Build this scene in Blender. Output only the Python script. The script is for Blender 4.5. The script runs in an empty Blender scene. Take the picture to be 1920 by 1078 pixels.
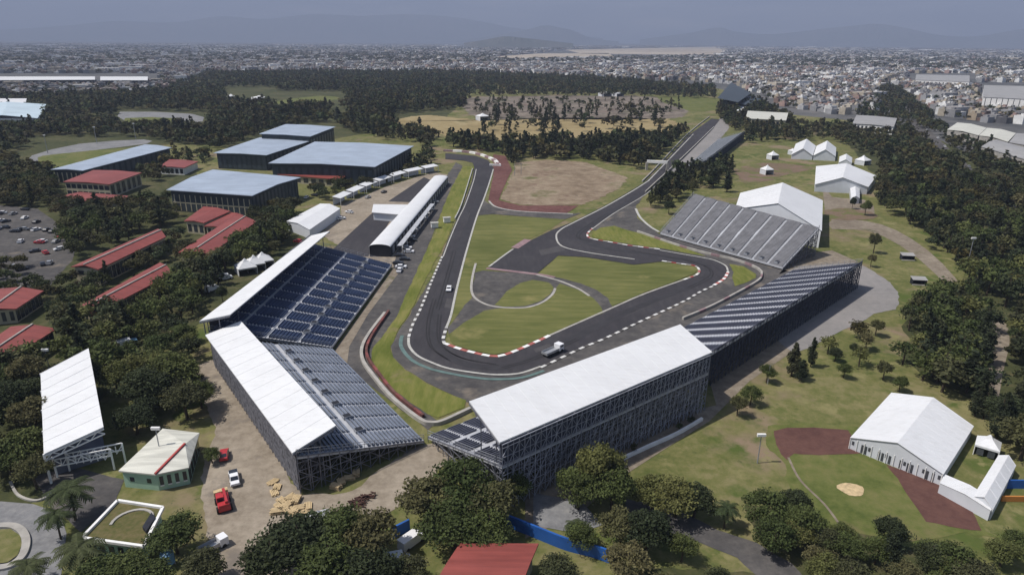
import bpy, math, random
import numpy as np
from mathutils import Vector, Matrix, noise as mnoise
random.seed(7); RNG = np.random.default_rng(7)
SC = bpy.context.scene
COL = SC.collection
R = math.radians

# ------------------------------------------------------------------ camera model (used to survey the place from the photograph)
HCAM = 85.0; FOC = 1280.0; PITCH = math.atan((539 - 76) / 1280.0); ROLL = R(0.4)
CP, SP = math.cos(PITCH), math.sin(PITCH)
def ray(px, py):
    x = (px - 960) / FOC; y = -(py - 539) / FOC
    c, s = math.cos(ROLL), math.sin(ROLL)
    x, y = c * x - s * y, s * x + c * y
    return (x, CP + SP * y, -SP + CP * y)
def P(px, py, z=0.0):
    d = ray(px, py); t = (z - HCAM) / d[2]
    return Vector((d[0] * t, d[1] * t, z))
def G(px, py):
    p = P(px, py); return (p.x, p.y)
def proj(x, y, z=0.0):
    v1, v2 = y, z - HCAM
    f = v1 * CP - v2 * SP; u = v1 * SP + v2 * CP
    a, b = x / f, u / f
    c, s = math.cos(-ROLL), math.sin(-ROLL)
    a, b = c * a - s * b, s * a + c * b
    return 960 + FOC * a, 539 - FOC * b
def HZ(xy, py):
    lo, hi = -5.0, 80.0
    for _ in range(40):
        m = (lo + hi) / 2
        if proj(xy[0], xy[1], m)[1] > py: lo = m
        else: hi = m
    return (lo + hi) / 2
def inside(px, py, poly):
    r = False; n = len(poly); j = n - 1
    for i in range(n):
        xi, yi = poly[i]; xj, yj = poly[j]
        if (yi > py) != (yj > py) and px < (xj - xi) * (py - yi) / (yj - yi) + xi: r = not r
        j = i
    return r

# ------------------------------------------------------------------ materials
def new_mat(name):
    m = bpy.data.materials.new(name); m.use_nodes = True
    nt = m.node_tree; b = nt.nodes['Principled BSDF']
    return m, nt, b
def ramp(nt, stops):
    r = nt.nodes.new('ShaderNodeValToRGB')
    e = r.color_ramp.elements
    while len(e) < len(stops): e.new(0.5)
    for i, (p, c) in enumerate(stops):
        e[i].position = p; e[i].color = (*c, 1)
    return r
def noise(nt, scale, detail=4, rough=.55, stretch=None, rot=0, coord='pos'):
    n = nt.nodes.new('ShaderNodeTexNoise'); n.inputs['Scale'].default_value = scale
    n.inputs['Detail'].default_value = detail; n.inputs['Roughness'].default_value = rough
    if coord == 'pos':
        g = nt.nodes.new('ShaderNodeNewGeometry'); src = g.outputs['Position']
    else:
        g = nt.nodes.new('ShaderNodeTexCoord'); src = g.outputs['Object']
    mp = nt.nodes.new('ShaderNodeMapping')
    mp.inputs['Rotation'].default_value = (0, 0, rot)
    if stretch: mp.inputs['Scale'].default_value = stretch
    nt.links.new(src, mp.inputs['Vector']); nt.links.new(mp.outputs[0], n.inputs['Vector'])
    return n
def mix(nt, fac, a, b, blend='MIX'):
    m = nt.nodes.new('ShaderNodeMix'); m.data_type = 'RGBA'; m.blend_type = blend
    for s, v in ((0, fac), (6, a), (7, b)):
        if hasattr(v, 'links') or hasattr(v, 'is_linked'): nt.links.new(v, m.inputs[s])
        else: m.inputs[s].default_value = v if s == 0 else (*v, 1)
    return m.outputs[2]
def plain(name, c, rough=.7, spec=.3, var=0.12, scale=.6, metal=0, detail=4):
    m, nt, b = new_mat(name)
    n = noise(nt, scale, detail)
    lo = tuple(max(0, x * (1 - var)) for x in c); hi = tuple(min(1, x * (1 + var)) for x in c)
    r = ramp(nt, [(.3, lo), (.7, hi)]); nt.links.new(n.outputs[0], r.inputs[0])
    nt.links.new(r.outputs[0], b.inputs['Base Color'])
    b.inputs['Roughness'].default_value = rough; b.inputs['Specular IOR Level'].default_value = spec
    b.inputs['Metallic'].default_value = metal
    return m
def ground_mat(name, cols, s1, s2, s3=None, rough=.95, stretch=None, rot=0, spots=None, bump=.0):
    """three-scale mottled ground: cols dark/mid/light; spots = (colour, scale, threshold)"""
    m, nt, b = new_mat(name)
    n1 = noise(nt, s1, 5, .6); n2 = noise(nt, s2, 6, .7, stretch, rot)
    mx = nt.nodes.new('ShaderNodeMath'); mx.operation = 'MULTIPLY_ADD'
    nt.links.new(n2.outputs[0], mx.inputs[0]); mx.inputs[1].default_value = .55
    sc_ = nt.nodes.new('ShaderNodeMath'); sc_.operation = 'MULTIPLY'; sc_.inputs[1].default_value = .45
    nt.links.new(n1.outputs[0], sc_.inputs[0]); nt.links.new(sc_.outputs[0], mx.inputs[2])
    r = ramp(nt, [(.38, cols[0]), (.5, cols[1]), (.62, cols[2])]); nt.links.new(mx.outputs[0], r.inputs[0])
    out = r.outputs[0]
    for sp in (spots or []):
        n3 = noise(nt, sp[1], 5, .65)
        r3 = ramp(nt, [(sp[2], (0, 0, 0)), (sp[2] + .1, (1, 1, 1))]); nt.links.new(n3.outputs[0], r3.inputs[0])
        out = mix(nt, r3.outputs[0], out, sp[0])
    nt.links.new(out, b.inputs['Base Color'])
    b.inputs['Roughness'].default_value = rough; b.inputs['Specular IOR Level'].default_value = .15
    return m
M = {}
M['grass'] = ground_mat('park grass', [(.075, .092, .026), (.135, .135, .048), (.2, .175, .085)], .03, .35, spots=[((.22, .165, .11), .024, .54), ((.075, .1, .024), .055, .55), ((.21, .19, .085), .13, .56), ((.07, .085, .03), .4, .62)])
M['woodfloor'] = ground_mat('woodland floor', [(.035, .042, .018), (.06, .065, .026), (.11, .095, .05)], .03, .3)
M['lawn'] = ground_mat('mown infield', [(.085, .098, .028), (.124, .13, .042), (.175, .168, .062)], .03, .22, stretch=(.25, 1.6, 1), rot=R(-32), spots=[((.21, .19, .075), .035, .6)])
M['verge'] = ground_mat('verge grass', [(.09, .11, .02), (.14, .15, .036), (.2, .185, .06)], .04, .3, stretch=(1.6, .3, 1), rot=R(12), spots=[((.2, .165, .08), .05, .6)])
M['ballgrass'] = ground_mat('ball field grass', [(.07, .092, .022), (.115, .128, .038), (.16, .15, .058)], .05, .3, spots=[((.16, .135, .065), .045, .58)])
M['clay'] = ground_mat('red clay', [(.085, .042, .036), (.11, .055, .046), (.135, .07, .056)], .06, .5)
M['dirt'] = ground_mat('dirt road', [(.2, .165, .125), (.27, .228, .178), (.34, .29, .23)], .07, .5, spots=[((.18, .155, .13), .09, .58)])
M['sand'] = ground_mat('sand lot', [(.15, .11, .075), (.235, .18, .125), (.32, .26, .19)], .035, .17, spots=[((.12, .115, .05), .035, .56), ((.13, .075, .055), .03, .58), ((.1, .085, .06), .09, .62)])
M['drysoil'] = ground_mat('tan path', [(.13, .1, .06), (.17, .12, .085), (.2, .13, .1)], .06, .4, spots=[((.12, .125, .045), .07, .5)])
M['rough'] = ground_mat('rough ground', [(.1, .085, .07), (.17, .14, .115), (.27, .23, .19)], .02, .14, spots=[((.07, .075, .04), .03, .56), ((.16, .1, .08), .022, .6)])
M['drygrass'] = ground_mat('dry field', [(.21, .165, .08), (.29, .225, .115), (.33, .27, .15)], .012, .08, spots=[((.11, .1, .04), .012, .6)])
M['asphalt'] = ground_mat('race asphalt', [(.04, .038, .043), (.048, .045, .05), (.06, .057, .061)], .04, .5, stretch=(1, .2, 1), rot=R(12), rough=.85)
M['asphalt_old'] = ground_mat('service asphalt', [(.058, .055, .056), (.085, .08, .078), (.125, .115, .108)], .05, .35, spots=[((.17, .145, .12), .06, .58)])
M['greylot'] = ground_mat('grey lot', [(.2, .19, .185), (.235, .222, .215), (.27, .25, .24)], .03, .3)
M['tanpath'] = ground_mat('tan path', [(.16, .13, .1), (.21, .175, .135), (.28, .24, .19)], .05, .4, spots=[((.1, .1, .05), .08, .6)])
M['paving'] = ground_mat('plaza paving', [(.15, .15, .155), (.2, .2, .205), (.26, .255, .25)], .09, .6)
M['redpave'] = ground_mat('red paving', [(.1, .045, .042), (.135, .062, .055), (.17, .09, .08)], .05, .4)
M['pinkpave'] = ground_mat('faded red paint', [(.2, .13, .14), (.27, .18, .19), (.32, .24, .24)], .1, .6)
M['cityground'] = ground_mat('city ground', [(.06, .062, .066), (.1, .1, .1), (.16, .15, .145)], .004, .03)
M['bare'] = ground_mat('bare land', [(.3, .25, .19), (.4, .34, .27), (.5, .44, .37)], .001, .01)
M['hill'] = ground_mat('hill slopes', [(.05, .06, .05), (.08, .085, .075), (.12, .11, .1)], .0008, .004)
def fabric(name, c):
    m, nt, b = new_mat(name)
    n = noise(nt, .12, 6, .65); r_ = ramp(nt, [(.32, tuple(x * .93 for x in c)), (.6, c)]); nt.links.new(n.outputs[0], r_.inputs[0])
    n2 = noise(nt, 1.1, 5, .7, (.25, 1.4, 1), R(35)); r2 = ramp(nt, [(.34, (.92, .915, .905)), (.5, (1, 1, 1))]); nt.links.new(n2.outputs[0], r2.inputs[0])
    nt.links.new(mix(nt, 1.0, r_.outputs[0], r2.outputs[0], 'MULTIPLY'), b.inputs['Base Color']); b.inputs['Roughness'].default_value = .55; b.inputs['Specular IOR Level'].default_value = .3
    return m
M['white_fabric'] = fabric('white roof membrane', (.7, .705, .715))
M['tent_white'] = fabric('tent fabric', (.69, .695, .71))
M['tent_wall'] = plain('tent side sheet', (.6, .62, .66), .6, .3, .05, .3)
M['tent_panel'] = plain('tent glazing', (.06, .065, .075), .25, .5, .2, .7)
M['white_paint'] = plain('white paint', (.78, .77, .75), .6, .3, .1, .4)
M['red_paint'] = plain('red paint', (.36, .055, .05), .6, .3, .25, .5)
M['line'] = plain('worn line paint', (.42, .41, .38), .7, .3, .2, .6)
M['teal_line'] = plain('painted run-off edge', (.11, .17, .16), .7, .3, .2, .5)
M['steel'] = plain('galvanised steel', (.3, .31, .34), .45, .5, .25, .8, .3)
M['steel_light'] = plain('bright scaffold tube', (.3, .31, .36), .5, .4, .3, .4, .1)
M['steel_dark'] = plain('dark scaffold tube', (.17, .175, .205), .5, .4, .35, .35, .2)
M['netting'] = plain('grey debris netting', (.115, .115, .13), .9, .1, .6, 1.4)
M['mesh_dark'] = plain('dark blue grey mesh and painted shade', (.06, .066, .09), .8, .2, .35, .5)
M['black'] = plain('dark sheeting and painted shade', (.018, .02, .028), .7, .3, .3, .5)
M['deck'] = plain('stand treads', (.27, .285, .32), .55, .4, .12, .5)
M['deck_light'] = plain('aluminium treads', (.43, .44, .47), .5, .4, .12, .5)
M['seat_navy'] = plain('navy seats', (.042, .064, .13), .5, .4, .25, .3)
M['seat_blue'] = plain('blue grey seats', (.17, .195, .25), .5, .4, .2, .3)
M['seat_grey'] = plain('grey seats', (.2, .2, .215), .55, .4, .18, .3)
M['seat_slate'] = plain('slate seats', (.11, .118, .16), .55, .4, .2, .3)
M['concrete'] = plain('weathered concrete', (.36, .34, .31), .85, .2, .2, .4)
M['cream'] = plain('cream wall', (.4, .36, .26), .8, .2, .15, .3)
M['mint'] = plain('mint wall', (.36, .52, .4), .75, .25, .1, .4)
M['glass'] = plain('dark window glass', (.03, .035, .045), .15, .6, .3, .4)
M['darkwall'] = plain('dark hall wall', (.035, .045, .05), .7, .3, .25, .3)
M['bluewall'] = plain('hall end glazing', (.04, .055, .07), .35, .5, .3, .2)
M['bark'] = plain('bark', (.07, .055, .04), .9, .1, .3, 2)
M['carwhite'] = plain('white car paint', (.78, .78, .8), .3, .5, .02, .5)
M['carred'] = plain('red machine paint', (.42, .03, .035), .4, .5, .15, 1)
M['carsilver'] = plain('silver car paint', (.42, .43, .45), .3, .5, .05, .5, .4)
M['cardark'] = plain('dark car paint', (.03, .032, .04), .3, .5, .1, .5)
M['carblue'] = plain('blue tank paint', (.13, .27, .42), .45, .4, .15, .7)
M['rubber'] = plain('tyre rubber', (.02, .02, .02), .9, .2, .1, 3)
M['lamp'] = plain('headlamp lens', (.6, .6, .6), .1, .6, .02, 2)
M['bluefence'] = plain('blue hoarding', (.02, .1, .36), .5, .4, .15, .3)
M['timber'] = plain('pale timber', (.5, .38, .22), .8, .2, .25, 1.2)
M['rust'] = plain('rusty scrap', (.09, .05, .04), .9, .2, .3, 1)
M['orange'] = plain('orange plastic', (.5, .2, .05), .6, .3, .1, 1)
def metal_roof(name, c, rot, pitch=1.2, dirt=.25):
    m, nt, b = new_mat(name)
    n = noise(nt, .08, 5, .6); n2 = noise(nt, .9, 3, .6, (.08, 1, 1), rot)
    a = mix(nt, n.outputs[0], tuple(x * (1 - dirt) for x in c), tuple(min(1, x * (1 + dirt)) for x in c))
    r = ramp(nt, [(.35, (.78, .78, .78)), (.65, (1.08, 1.08, 1.08))]); nt.links.new(n2.outputs[0], r.inputs[0])
    o = mix(nt, 1.0, a, r.outputs[0], 'MULTIPLY')
    nt.links.new(o, b.inputs['Base Color']); b.inputs['Roughness'].default_value = .5
    b.inputs['Specular IOR Level'].default_value = .35
    return m
M['blueroof'] = metal_roof('blue grey sheet roof', (.36, .42, .51), R(20))
M['redroof'] = metal_roof('red tile roof', (.25, .062, .05), R(-25), dirt=.3)
M['creamroof'] = metal_roof('cream sheet roof', (.6, .59, .52), R(30), dirt=.1)
M['greyroof'] = metal_roof('grey sheet roof', (.34, .33, .32), R(10))
M['darkroof'] = metal_roof('dark sheet roof', (.04, .05, .06), R(10))
M['greenroof'] = ground_mat('turf roof', [(.07, .08, .025), (.11, .1, .04), (.15, .12, .06)], .2, .8)
def attr_mat(name, rough=.85):
    m, nt, b = new_mat(name)
    a = nt.nodes.new('ShaderNodeVertexColor'); a.layer_name = 'tint'
    n = noise(nt, .15, 3); r = ramp(nt, [(.3, (.75, .75, .75)), (.7, (1.1, 1.1, 1.1))]); nt.links.new(n.outputs[0], r.inputs[0])
    nt.links.new(mix(nt, 1.0, a.outputs[0], r.outputs[0], 'MULTIPLY'), b.inputs['Base Color'])
    b.inputs['Roughness'].default_value = rough; b.inputs['Specular IOR Level'].default_value = .2
    return m
M['city'] = attr_mat('house walls and roofs')
def leaf_mat(name, a, c, warm):
    m, nt, b = new_mat(name)
    oi = nt.nodes.new('ShaderNodeObjectInfo')
    r = ramp(nt, [(0, a), (.6, c), (1, warm)]); nt.links.new(oi.outputs['Random'], r.inputs[0])
    at = nt.nodes.new('ShaderNodeVertexColor'); at.layer_name = 'tint'
    nt.links.new(mix(nt, 1.0, r.outputs[0], at.outputs[0], 'MULTIPLY'), b.inputs['Base Color'])
    b.inputs['Roughness'].default_value = .75; b.inputs['Specular IOR Level'].default_value = .2
    tr = nt.nodes.new('ShaderNodeBsdfTranslucent'); nt.links.new(b.inputs['Base Color'].links[0].from_socket, tr.inputs[0]); mxs = nt.nodes.new('ShaderNodeMixShader'); mxs.inputs[0].default_value = .3
    nt.links.new(b.outputs[0], mxs.inputs[1]); nt.links.new(tr.outputs[0], mxs.inputs[2]); nt.links.new(mxs.outputs[0], nt.nodes['Material Output'].inputs['Surface'])
    return m
M['leaf'] = leaf_mat('broad leaves', (.055, .075, .024), (.088, .108, .034), (.145, .145, .05))
M['leaf_dark'] = leaf_mat('dark leaves', (.036, .048, .022), (.05, .062, .027), (.072, .074, .034))
M['leaf_olive'] = leaf_mat('olive leaves', (.075, .078, .035), (.1, .1, .042), (.135, .12, .055))
M['needle'] = leaf_mat('conifer needles', (.032, .043, .023), (.043, .053, .028), (.064, .066, .034))
M['palm'] = leaf_mat('palm fronds', (.045, .062, .024), (.06, .075, .03), (.075, .085, .035))

# ------------------------------------------------------------------ mesh builder
class MB:
    def __init__(s): s.v = []; s.f = []; s.m = []
    def poly(s, pts, mi=0):
        i = len(s.v); s.v += [tuple(p) for p in pts]; s.f.append(tuple(range(i, i + len(pts)))); s.m.append(mi)
    def hexa(s, a, b, c, d, e, f, g, h, mi=0):          # bottom abcd (ccw from above), top efgh
        i = len(s.v); s.v += [tuple(p) for p in (a, b, c, d, e, f, g, h)]
        for q in ((3, 2, 1, 0), (4, 5, 6, 7), (0, 1, 5, 4), (1, 2, 6, 5), (2, 3, 7, 6), (3, 0, 4, 7)):
            s.f.append(tuple(i + k for k in q)); s.m.append(mi)
    def box(s, c, size, rot=0, mi=0):
        cx, cy, cz = c; x, y, z = (k / 2 for k in size); co, si = math.cos(rot), math.sin(rot)
        pt = lambda a, b, d: (cx + a * co - b * si, cy + a * si + b * co, cz + d)
        s.hexa(pt(-x, -y, -z), pt(x, -y, -z), pt(x, y, -z), pt(-x, y, -z), pt(-x, -y, z), pt(x, -y, z), pt(x, y, z), pt(-x, y, z), mi)
    def prism(s, pts, z0, z1, mi=0, top=None):
        n = len(pts)
        if sum(pts[i][0] * pts[(i + 1) % n][1] - pts[(i + 1) % n][0] * pts[i][1] for i in range(n)) < 0: pts = pts[::-1]
        zt = (lambda k: z1[k]) if isinstance(z1, (list, tuple)) else (lambda k: z1)
        i = len(s.v); s.v += [(p[0], p[1], z0) for p in pts] + [(p[0], p[1], zt(k)) for k, p in enumerate(pts)]
        for k in range(n):
            l = (k + 1) % n; s.f.append((i + k, i + l, i + n + l, i + n + k)); s.m.append(mi)
        s.f.append(tuple(i + n + k for k in range(n))); s.m.append(mi if top is None else top)
        s.f.append(tuple(i + n - 1 - k for k in range(n))); s.m.append(mi)
    def slab(s, q, t, mi=0):                             # quad (ccw from above) thickened downward
        lo = [(p[0], p[1], p[2] - t) for p in q]; s.hexa(*lo, *q, mi)
    def bar(s, p, q, w, mi=0):
        p = Vector(p); q = Vector(q); d = q - p
        if d.length < 1e-4: return
        d.normalize(); u = d.cross(Vector((0, 0, 1)) if abs(d.z) < .95 else Vector((1, 0, 0))).normalized() * w / 2; w2 = d.cross(u).normalized() * w / 2
        s.hexa(p - u - w2, p + u - w2, p + u + w2, p - u + w2, q - u - w2, q + u - w2, q + u + w2, q - u + w2, mi)
    def cyl(s, c, r, h, n=12, axis='z', mi=0, r2=None):
        r2 = r if r2 is None else r2; i = len(s.v)
        for k, (rr, hh) in enumerate(((r, -h / 2), (r2, h / 2))):
            for j in range(n):
                a = 2 * math.pi * j / n; x, y, z = rr * math.cos(a), rr * math.sin(a), hh
                if axis == 'x': x, y, z = z, x, y
                if axis == 'y': x, y, z = x, z, y
                s.v.append((c[0] + x, c[1] + y, c[2] + z))
        for j in range(n):
            l = (j + 1) % n; s.f.append((i + j, i + l, i + n + l, i + n + j)); s.m.append(mi)
        s.f.append(tuple(i + n + j for j in range(n))); s.m.append(mi); s.f.append(tuple(i + n - 1 - j for j in range(n))); s.m.append(mi)
    def build(s, name, mats, parent=None, loc=None):
        me = bpy.data.meshes.new(name); me.from_pydata(s.v, [], s.f)
        for m in (mats if isinstance(mats, (list, tuple)) else [mats]): me.materials.append(m)
        if any(s.m): me.polygons.foreach_set('material_index', s.m)
        me.update()
        o = bpy.data.objects.new(name, me); COL.objects.link(o)
        if parent is not None: o.parent = parent
        if loc is not None: o.location = loc
        return o
def tag(o, label=None, cat=None, group=None, kind=None):
    for k, v in (('label', label), ('category', cat), ('group', group), ('kind', kind)):
        if v: o[k] = v
    return o
def empty(name, label, cat, group=None, loc=(0, 0, 0), rz=0):
    o = bpy.data.objects.new(name, None); COL.objects.link(o); o.location = loc; o.rotation_euler.z = rz
    o.empty_display_size = 1
    return tag(o, label, cat, group)
def copy_tree(o, parent=None):
    c = o.copy(); COL.objects.link(c)
    if parent is not None: c.parent = parent
    for ch in o.children: copy_tree(ch, c)
    return c
def lerp(a, b, t): return tuple(x + (y - x) * t for x, y in zip(a, b))
def smooth(pts, n=6, closed=False):
    out = []; k = len(pts); rng = range(k) if closed else range(k - 1)
    g = (lambda i: pts[i % k]) if closed else (lambda i: pts[max(0, min(k - 1, i))])
    for i in rng:
        a, b, c, d = g(i - 1), g(i), g(i + 1), g(i + 2)
        for j in range(n):
            t = j / n
            out.append(tuple(.5 * (2 * b[q] + (c[q] - a[q]) * t + (2 * a[q] - 5 * b[q] + 4 * c[q] - d[q]) * t * t + (3 * b[q] - a[q] - 3 * c[q] + d[q]) * t ** 3) for q in range(2)))
    if not closed: out.append(tuple(pts[-1]))
    return out
ROUGH = {'park grass': 0, 'woodland floor': 2.2, 'verge grass': .5, 'mown infield': .45, 'ball field grass': 2, 'red clay': .8, 'dirt road': 1.8, 'sand lot': 2.6, 'rough ground': 6, 'dry field': 6, 'grey lot': .8, 'tan path': 1.6, 'service asphalt': .5, 'red paving': .5}
def sheet(name, px, z, mat, sm=0, world=False):
    pts = list(px) if world else [G(*p) for p in px]
    if sm: pts = smooth(pts, sm, True)
    amp = ROUGH.get(mat.name, 0)
    if amp:                                              # worn, uneven borders between one kind of ground and the next
        per = sum(math.dist(pts[i], pts[i - 1]) for i in range(len(pts))); st = max(1.6, per / 420); out = []
        for i in range(len(pts)):
            a, c_ = pts[i], pts[(i + 1) % len(pts)]; k = max(1, int(math.dist(a, c_) / st))
            for j in range(k):
                p = lerp(a, c_, j / k); q = mnoise.noise_vector(Vector((p[0] * .11, p[1] * .11, 3.3))) + mnoise.noise_vector(Vector((p[0] * .4, p[1] * .4, 8.1))) * .5
                out.append((p[0] + q.x * amp, p[1] + q.y * amp))
        pts = out
    b = MB(); n = len(pts)
    if sum(pts[i][0] * pts[(i + 1) % n][1] - pts[(i + 1) % n][0] * pts[i][1] for i in range(n)) < 0: pts = pts[::-1]
    b.poly([(p[0], p[1], z) for p in pts])
    return tag(b.build(name, mat), kind='structure')
def offset_line(pts, w):
    L, Rr = [], []
    for i, p in enumerate(pts):
        a = Vector(pts[max(0, i - 1)]); c = Vector(pts[min(len(pts) - 1, i + 1)])
        d = (c - a); d = d.normalized() if d.length > 1e-6 else Vector((1, 0)); nrm = Vector((-d.y, d.x)) * w / 2
        L.append((p[0] + nrm.x, p[1] + nrm.y)); Rr.append((p[0] - nrm.x, p[1] - nrm.y))
    return L, Rr
def resample(pts, step):
    out = [pts[0]]; acc = 0
    for a, b in zip(pts, pts[1:]):
        d = math.dist(a, b); t = step - acc
        while t <= d:
            out.append(lerp(a, b, t / d)); t += step
        acc = (acc + d) % step if d + acc >= step else acc + d
    out.append(pts[-1]); return out
def ribbon(name, px, w, z, mats, step=None, sm=6, hgt=0.0, world=False, kind='structure', pattern=None):
    """a strip along a surveyed line: flat paint (hgt 0) or a raised kerb / wall; mats alternate every step"""
    pts = list(px) if world else [G(*p) for p in px]
    if sm: pts = smooth(pts, sm)
    if step: pts = resample(pts, step)
    L, Rr = offset_line(pts, w); b = MB(); nm = len(mats) if isinstance(mats, list) else 1
    for i in range(len(pts) - 1):
        mi = i % nm if pattern is None else pattern(i)
        q = [Rr[i], Rr[i + 1], L[i + 1], L[i]]
        if hgt: b.hexa(*[(p[0], p[1], z) for p in q], *[(p[0], p[1], z + hgt) for p in q], mi)
        else: b.poly([(p[0], p[1], z) for p in q], mi)
    o = b.build(name, mats)
    return tag(o, kind=kind) if kind else o

# ------------------------------------------------------------------ camera, sky, sun
cam = bpy.data.cameras.new('camera'); cam.lens = 36 * FOC / 1920; cam.sensor_width = 36; cam.sensor_fit = 'HORIZONTAL'
cam.clip_start = .5; cam.clip_end = 60000
co = bpy.data.objects.new('camera', cam); COL.objects.link(co)
_q = lambda px, py: Vector(ray(px, py)).normalized()
fwd = _q(960, 539); up0 = (Vector(ray(960, 500)) - Vector(ray(960, 539))).normalized()
right = fwd.cross(up0).normalized(); up = right.cross(fwd)
co.matrix_world = Matrix(((right.x, up.x, -fwd.x, 0), (right.y, up.y, -fwd.y, 0), (right.z, up.z, -fwd.z, HCAM), (0, 0, 0, 1)))
SC.camera = co
SUN_EL, SUN_AZ = R(58), R(-98)                    # azimuth from +Y (into the picture) towards +X
sd = Vector((math.sin(SUN_AZ) * math.cos(SUN_EL), math.cos(SUN_AZ) * math.cos(SUN_EL), math.sin(SUN_EL)))
sl = bpy.data.lights.new('sun', 'SUN'); sl.energy = 4.4; sl.angle = R(.6); sl.color = (1, .955, .89)
so = bpy.data.objects.new('sun', sl); COL.objects.link(so); so.rotation_euler = sd.to_track_quat('Z', 'Y').to_euler(); so.location = (0, 0, 600)
w = bpy.data.worlds.new('World'); SC.world = w; w.use_nodes = True; nt = w.node_tree
bg = nt.nodes['Background']; bg.inputs[1].default_value = .085
sky = nt.nodes.new('ShaderNodeTexSky'); sky.sky_type = 'NISHITA'; sky.sun_disc = False
sky.sun_elevation = SUN_EL; sky.sun_rotation = SUN_AZ; sky.air_density = 1.2; sky.dust_density = 2; sky.ozone_density = 1.5
tc = nt.nodes.new('ShaderNodeTexCoord'); sx = nt.nodes.new('ShaderNodeSeparateXYZ'); nt.links.new(tc.outputs['Generated'], sx.inputs[0])
mp = nt.nodes.new('ShaderNodeMapping'); mp.inputs['Scale'].default_value = (5, 5, 34); nt.links.new(tc.outputs['Generated'], mp.inputs[0])
cn = nt.nodes.new('ShaderNodeTexNoise'); cn.inputs['Scale'].default_value = 1.6; cn.inputs['Detail'].default_value = 7; cn.inputs['Roughness'].default_value = .55
nt.links.new(mp.outputs[0], cn.inputs['Vector'])
cr = ramp(nt, [(.3, (2.2, 2.55, 3.3)), (.46, (3.0, 3.35, 4.1)), (.56, (4.1, 4.3, 4.9)), (.66, (5.6, 5.4, 5.6))]); nt.links.new(cn.outputs[0], cr.inputs[0])
# a bank of cloud low over the hills, the clear sky above it
mr = nt.nodes.new('ShaderNodeMapRange'); mr.inputs[1].default_value = .10; mr.inputs[2].default_value = .42; nt.links.new(sx.outputs['Z'], mr.inputs[0])
dk = nt.nodes.new('ShaderNodeMapRange'); dk.inputs[1].default_value = -.7; dk.inputs[2].default_value = .7; dk.inputs[3].default_value = .86; dk.inputs[4].default_value = 1.25; nt.links.new(sx.outputs['X'], dk.inputs[0])
vm = nt.nodes.new('ShaderNodeMix'); vm.data_type = 'RGBA'; vm.blend_type = 'MULTIPLY'; vm.inputs[0].default_value = 1
nt.links.new(cr.outputs[0], vm.inputs[6]); nt.links.new(dk.outputs[0], vm.inputs[7])
sm_ = nt.nodes.new('ShaderNodeMix'); sm_.data_type = 'RGBA'
nt.links.new(mr.outputs[0], sm_.inputs[0]); nt.links.new(vm.outputs[2], sm_.inputs[6]); nt.links.new(sky.outputs[0], sm_.inputs[7])
nt.links.new(sm_.outputs[2], bg.inputs[0])
SC.view_settings.view_transform = 'Standard'; SC.view_settings.look = 'None'; SC.view_settings.exposure = .1; SC.view_settings.gamma = 1
SC.render.engine = 'CYCLES'; SC.cycles.use_denoising = True
SC.cycles.max_bounces = 4; SC.cycles.diffuse_bounces = 2; SC.cycles.glossy_bounces = 2; SC.cycles.transmission_bounces = 1; SC.cycles.transparent_max_bounces = 8; SC.cycles.volume_bounces = 0
SC.cycles.caustics_reflective = False; SC.cycles.caustics_refractive = False

# ------------------------------------------------------------------ ground, roads, markings
sheet('ground', [(-24000, -600), (24000, -600), (27000, 28500), (-27000, 28500)], 0, M['cityground'], world=True)
top = [(-500, 158), (0, 158), (280, 158), (480, 142), (860, 140), (1120, 150), (1340, 165), (1420, 185), (1480, 215), (1650, 232), (1920, 330), (2500, 470)]
tw = [G(*p) for p in top]
sheet('park_ground', [(-420, -150), (420, -150), (420, 120)] + tw[::-1] + [(-900, 400), (-420, 120)], .03, M['grass'], world=True)
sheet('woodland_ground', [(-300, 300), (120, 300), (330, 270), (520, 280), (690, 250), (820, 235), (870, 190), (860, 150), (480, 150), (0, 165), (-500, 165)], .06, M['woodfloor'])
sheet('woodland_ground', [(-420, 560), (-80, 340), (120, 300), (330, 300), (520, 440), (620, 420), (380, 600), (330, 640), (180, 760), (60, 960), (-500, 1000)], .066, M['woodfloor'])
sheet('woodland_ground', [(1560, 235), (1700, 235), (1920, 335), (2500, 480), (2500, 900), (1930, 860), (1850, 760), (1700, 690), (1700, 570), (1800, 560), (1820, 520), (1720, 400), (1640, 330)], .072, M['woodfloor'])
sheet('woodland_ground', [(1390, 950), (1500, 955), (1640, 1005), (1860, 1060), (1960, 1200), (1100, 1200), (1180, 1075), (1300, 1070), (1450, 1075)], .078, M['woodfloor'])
sheet('dry_field', [(740, 228), (800, 216), (900, 226), (1000, 222), (1250, 223), (1252, 250), (960, 270), (870, 264), (800, 246)], .08, M['drygrass'], 2)
sheet('rough_ground', [(885, 183), (1180, 180), (1280, 190), (1290, 212), (1240, 224), (1000, 224), (900, 222), (872, 205)], .08, M['rough'], 2)
sheet('meadow', [(520, 190), (600, 180), (640, 186), (540, 198)], .08, M['ballgrass'], 2)
sheet('meadow', [(70, 297), (120, 288), (270, 275), (215, 292), (100, 318)], .1, M['ballgrass'], 2)
sheet('running_track', [(60, 292), (150, 270), (270, 262), (275, 270), (170, 283), (70, 303)], .09, M['paving'], 2)
sheet('parking_ground', [(225, 210), (360, 214), (380, 228), (300, 240), (240, 230)], .09, M['paving'], 2)
sheet('meadow', [(235, 222), (330, 222), (320, 236), (250, 240)], .12, M['ballgrass'], 2)
sheet('meadow', [(1230, 182), (1345, 184), (1345, 205), (1290, 208)], .1, M['ballgrass'], 2)
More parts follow.
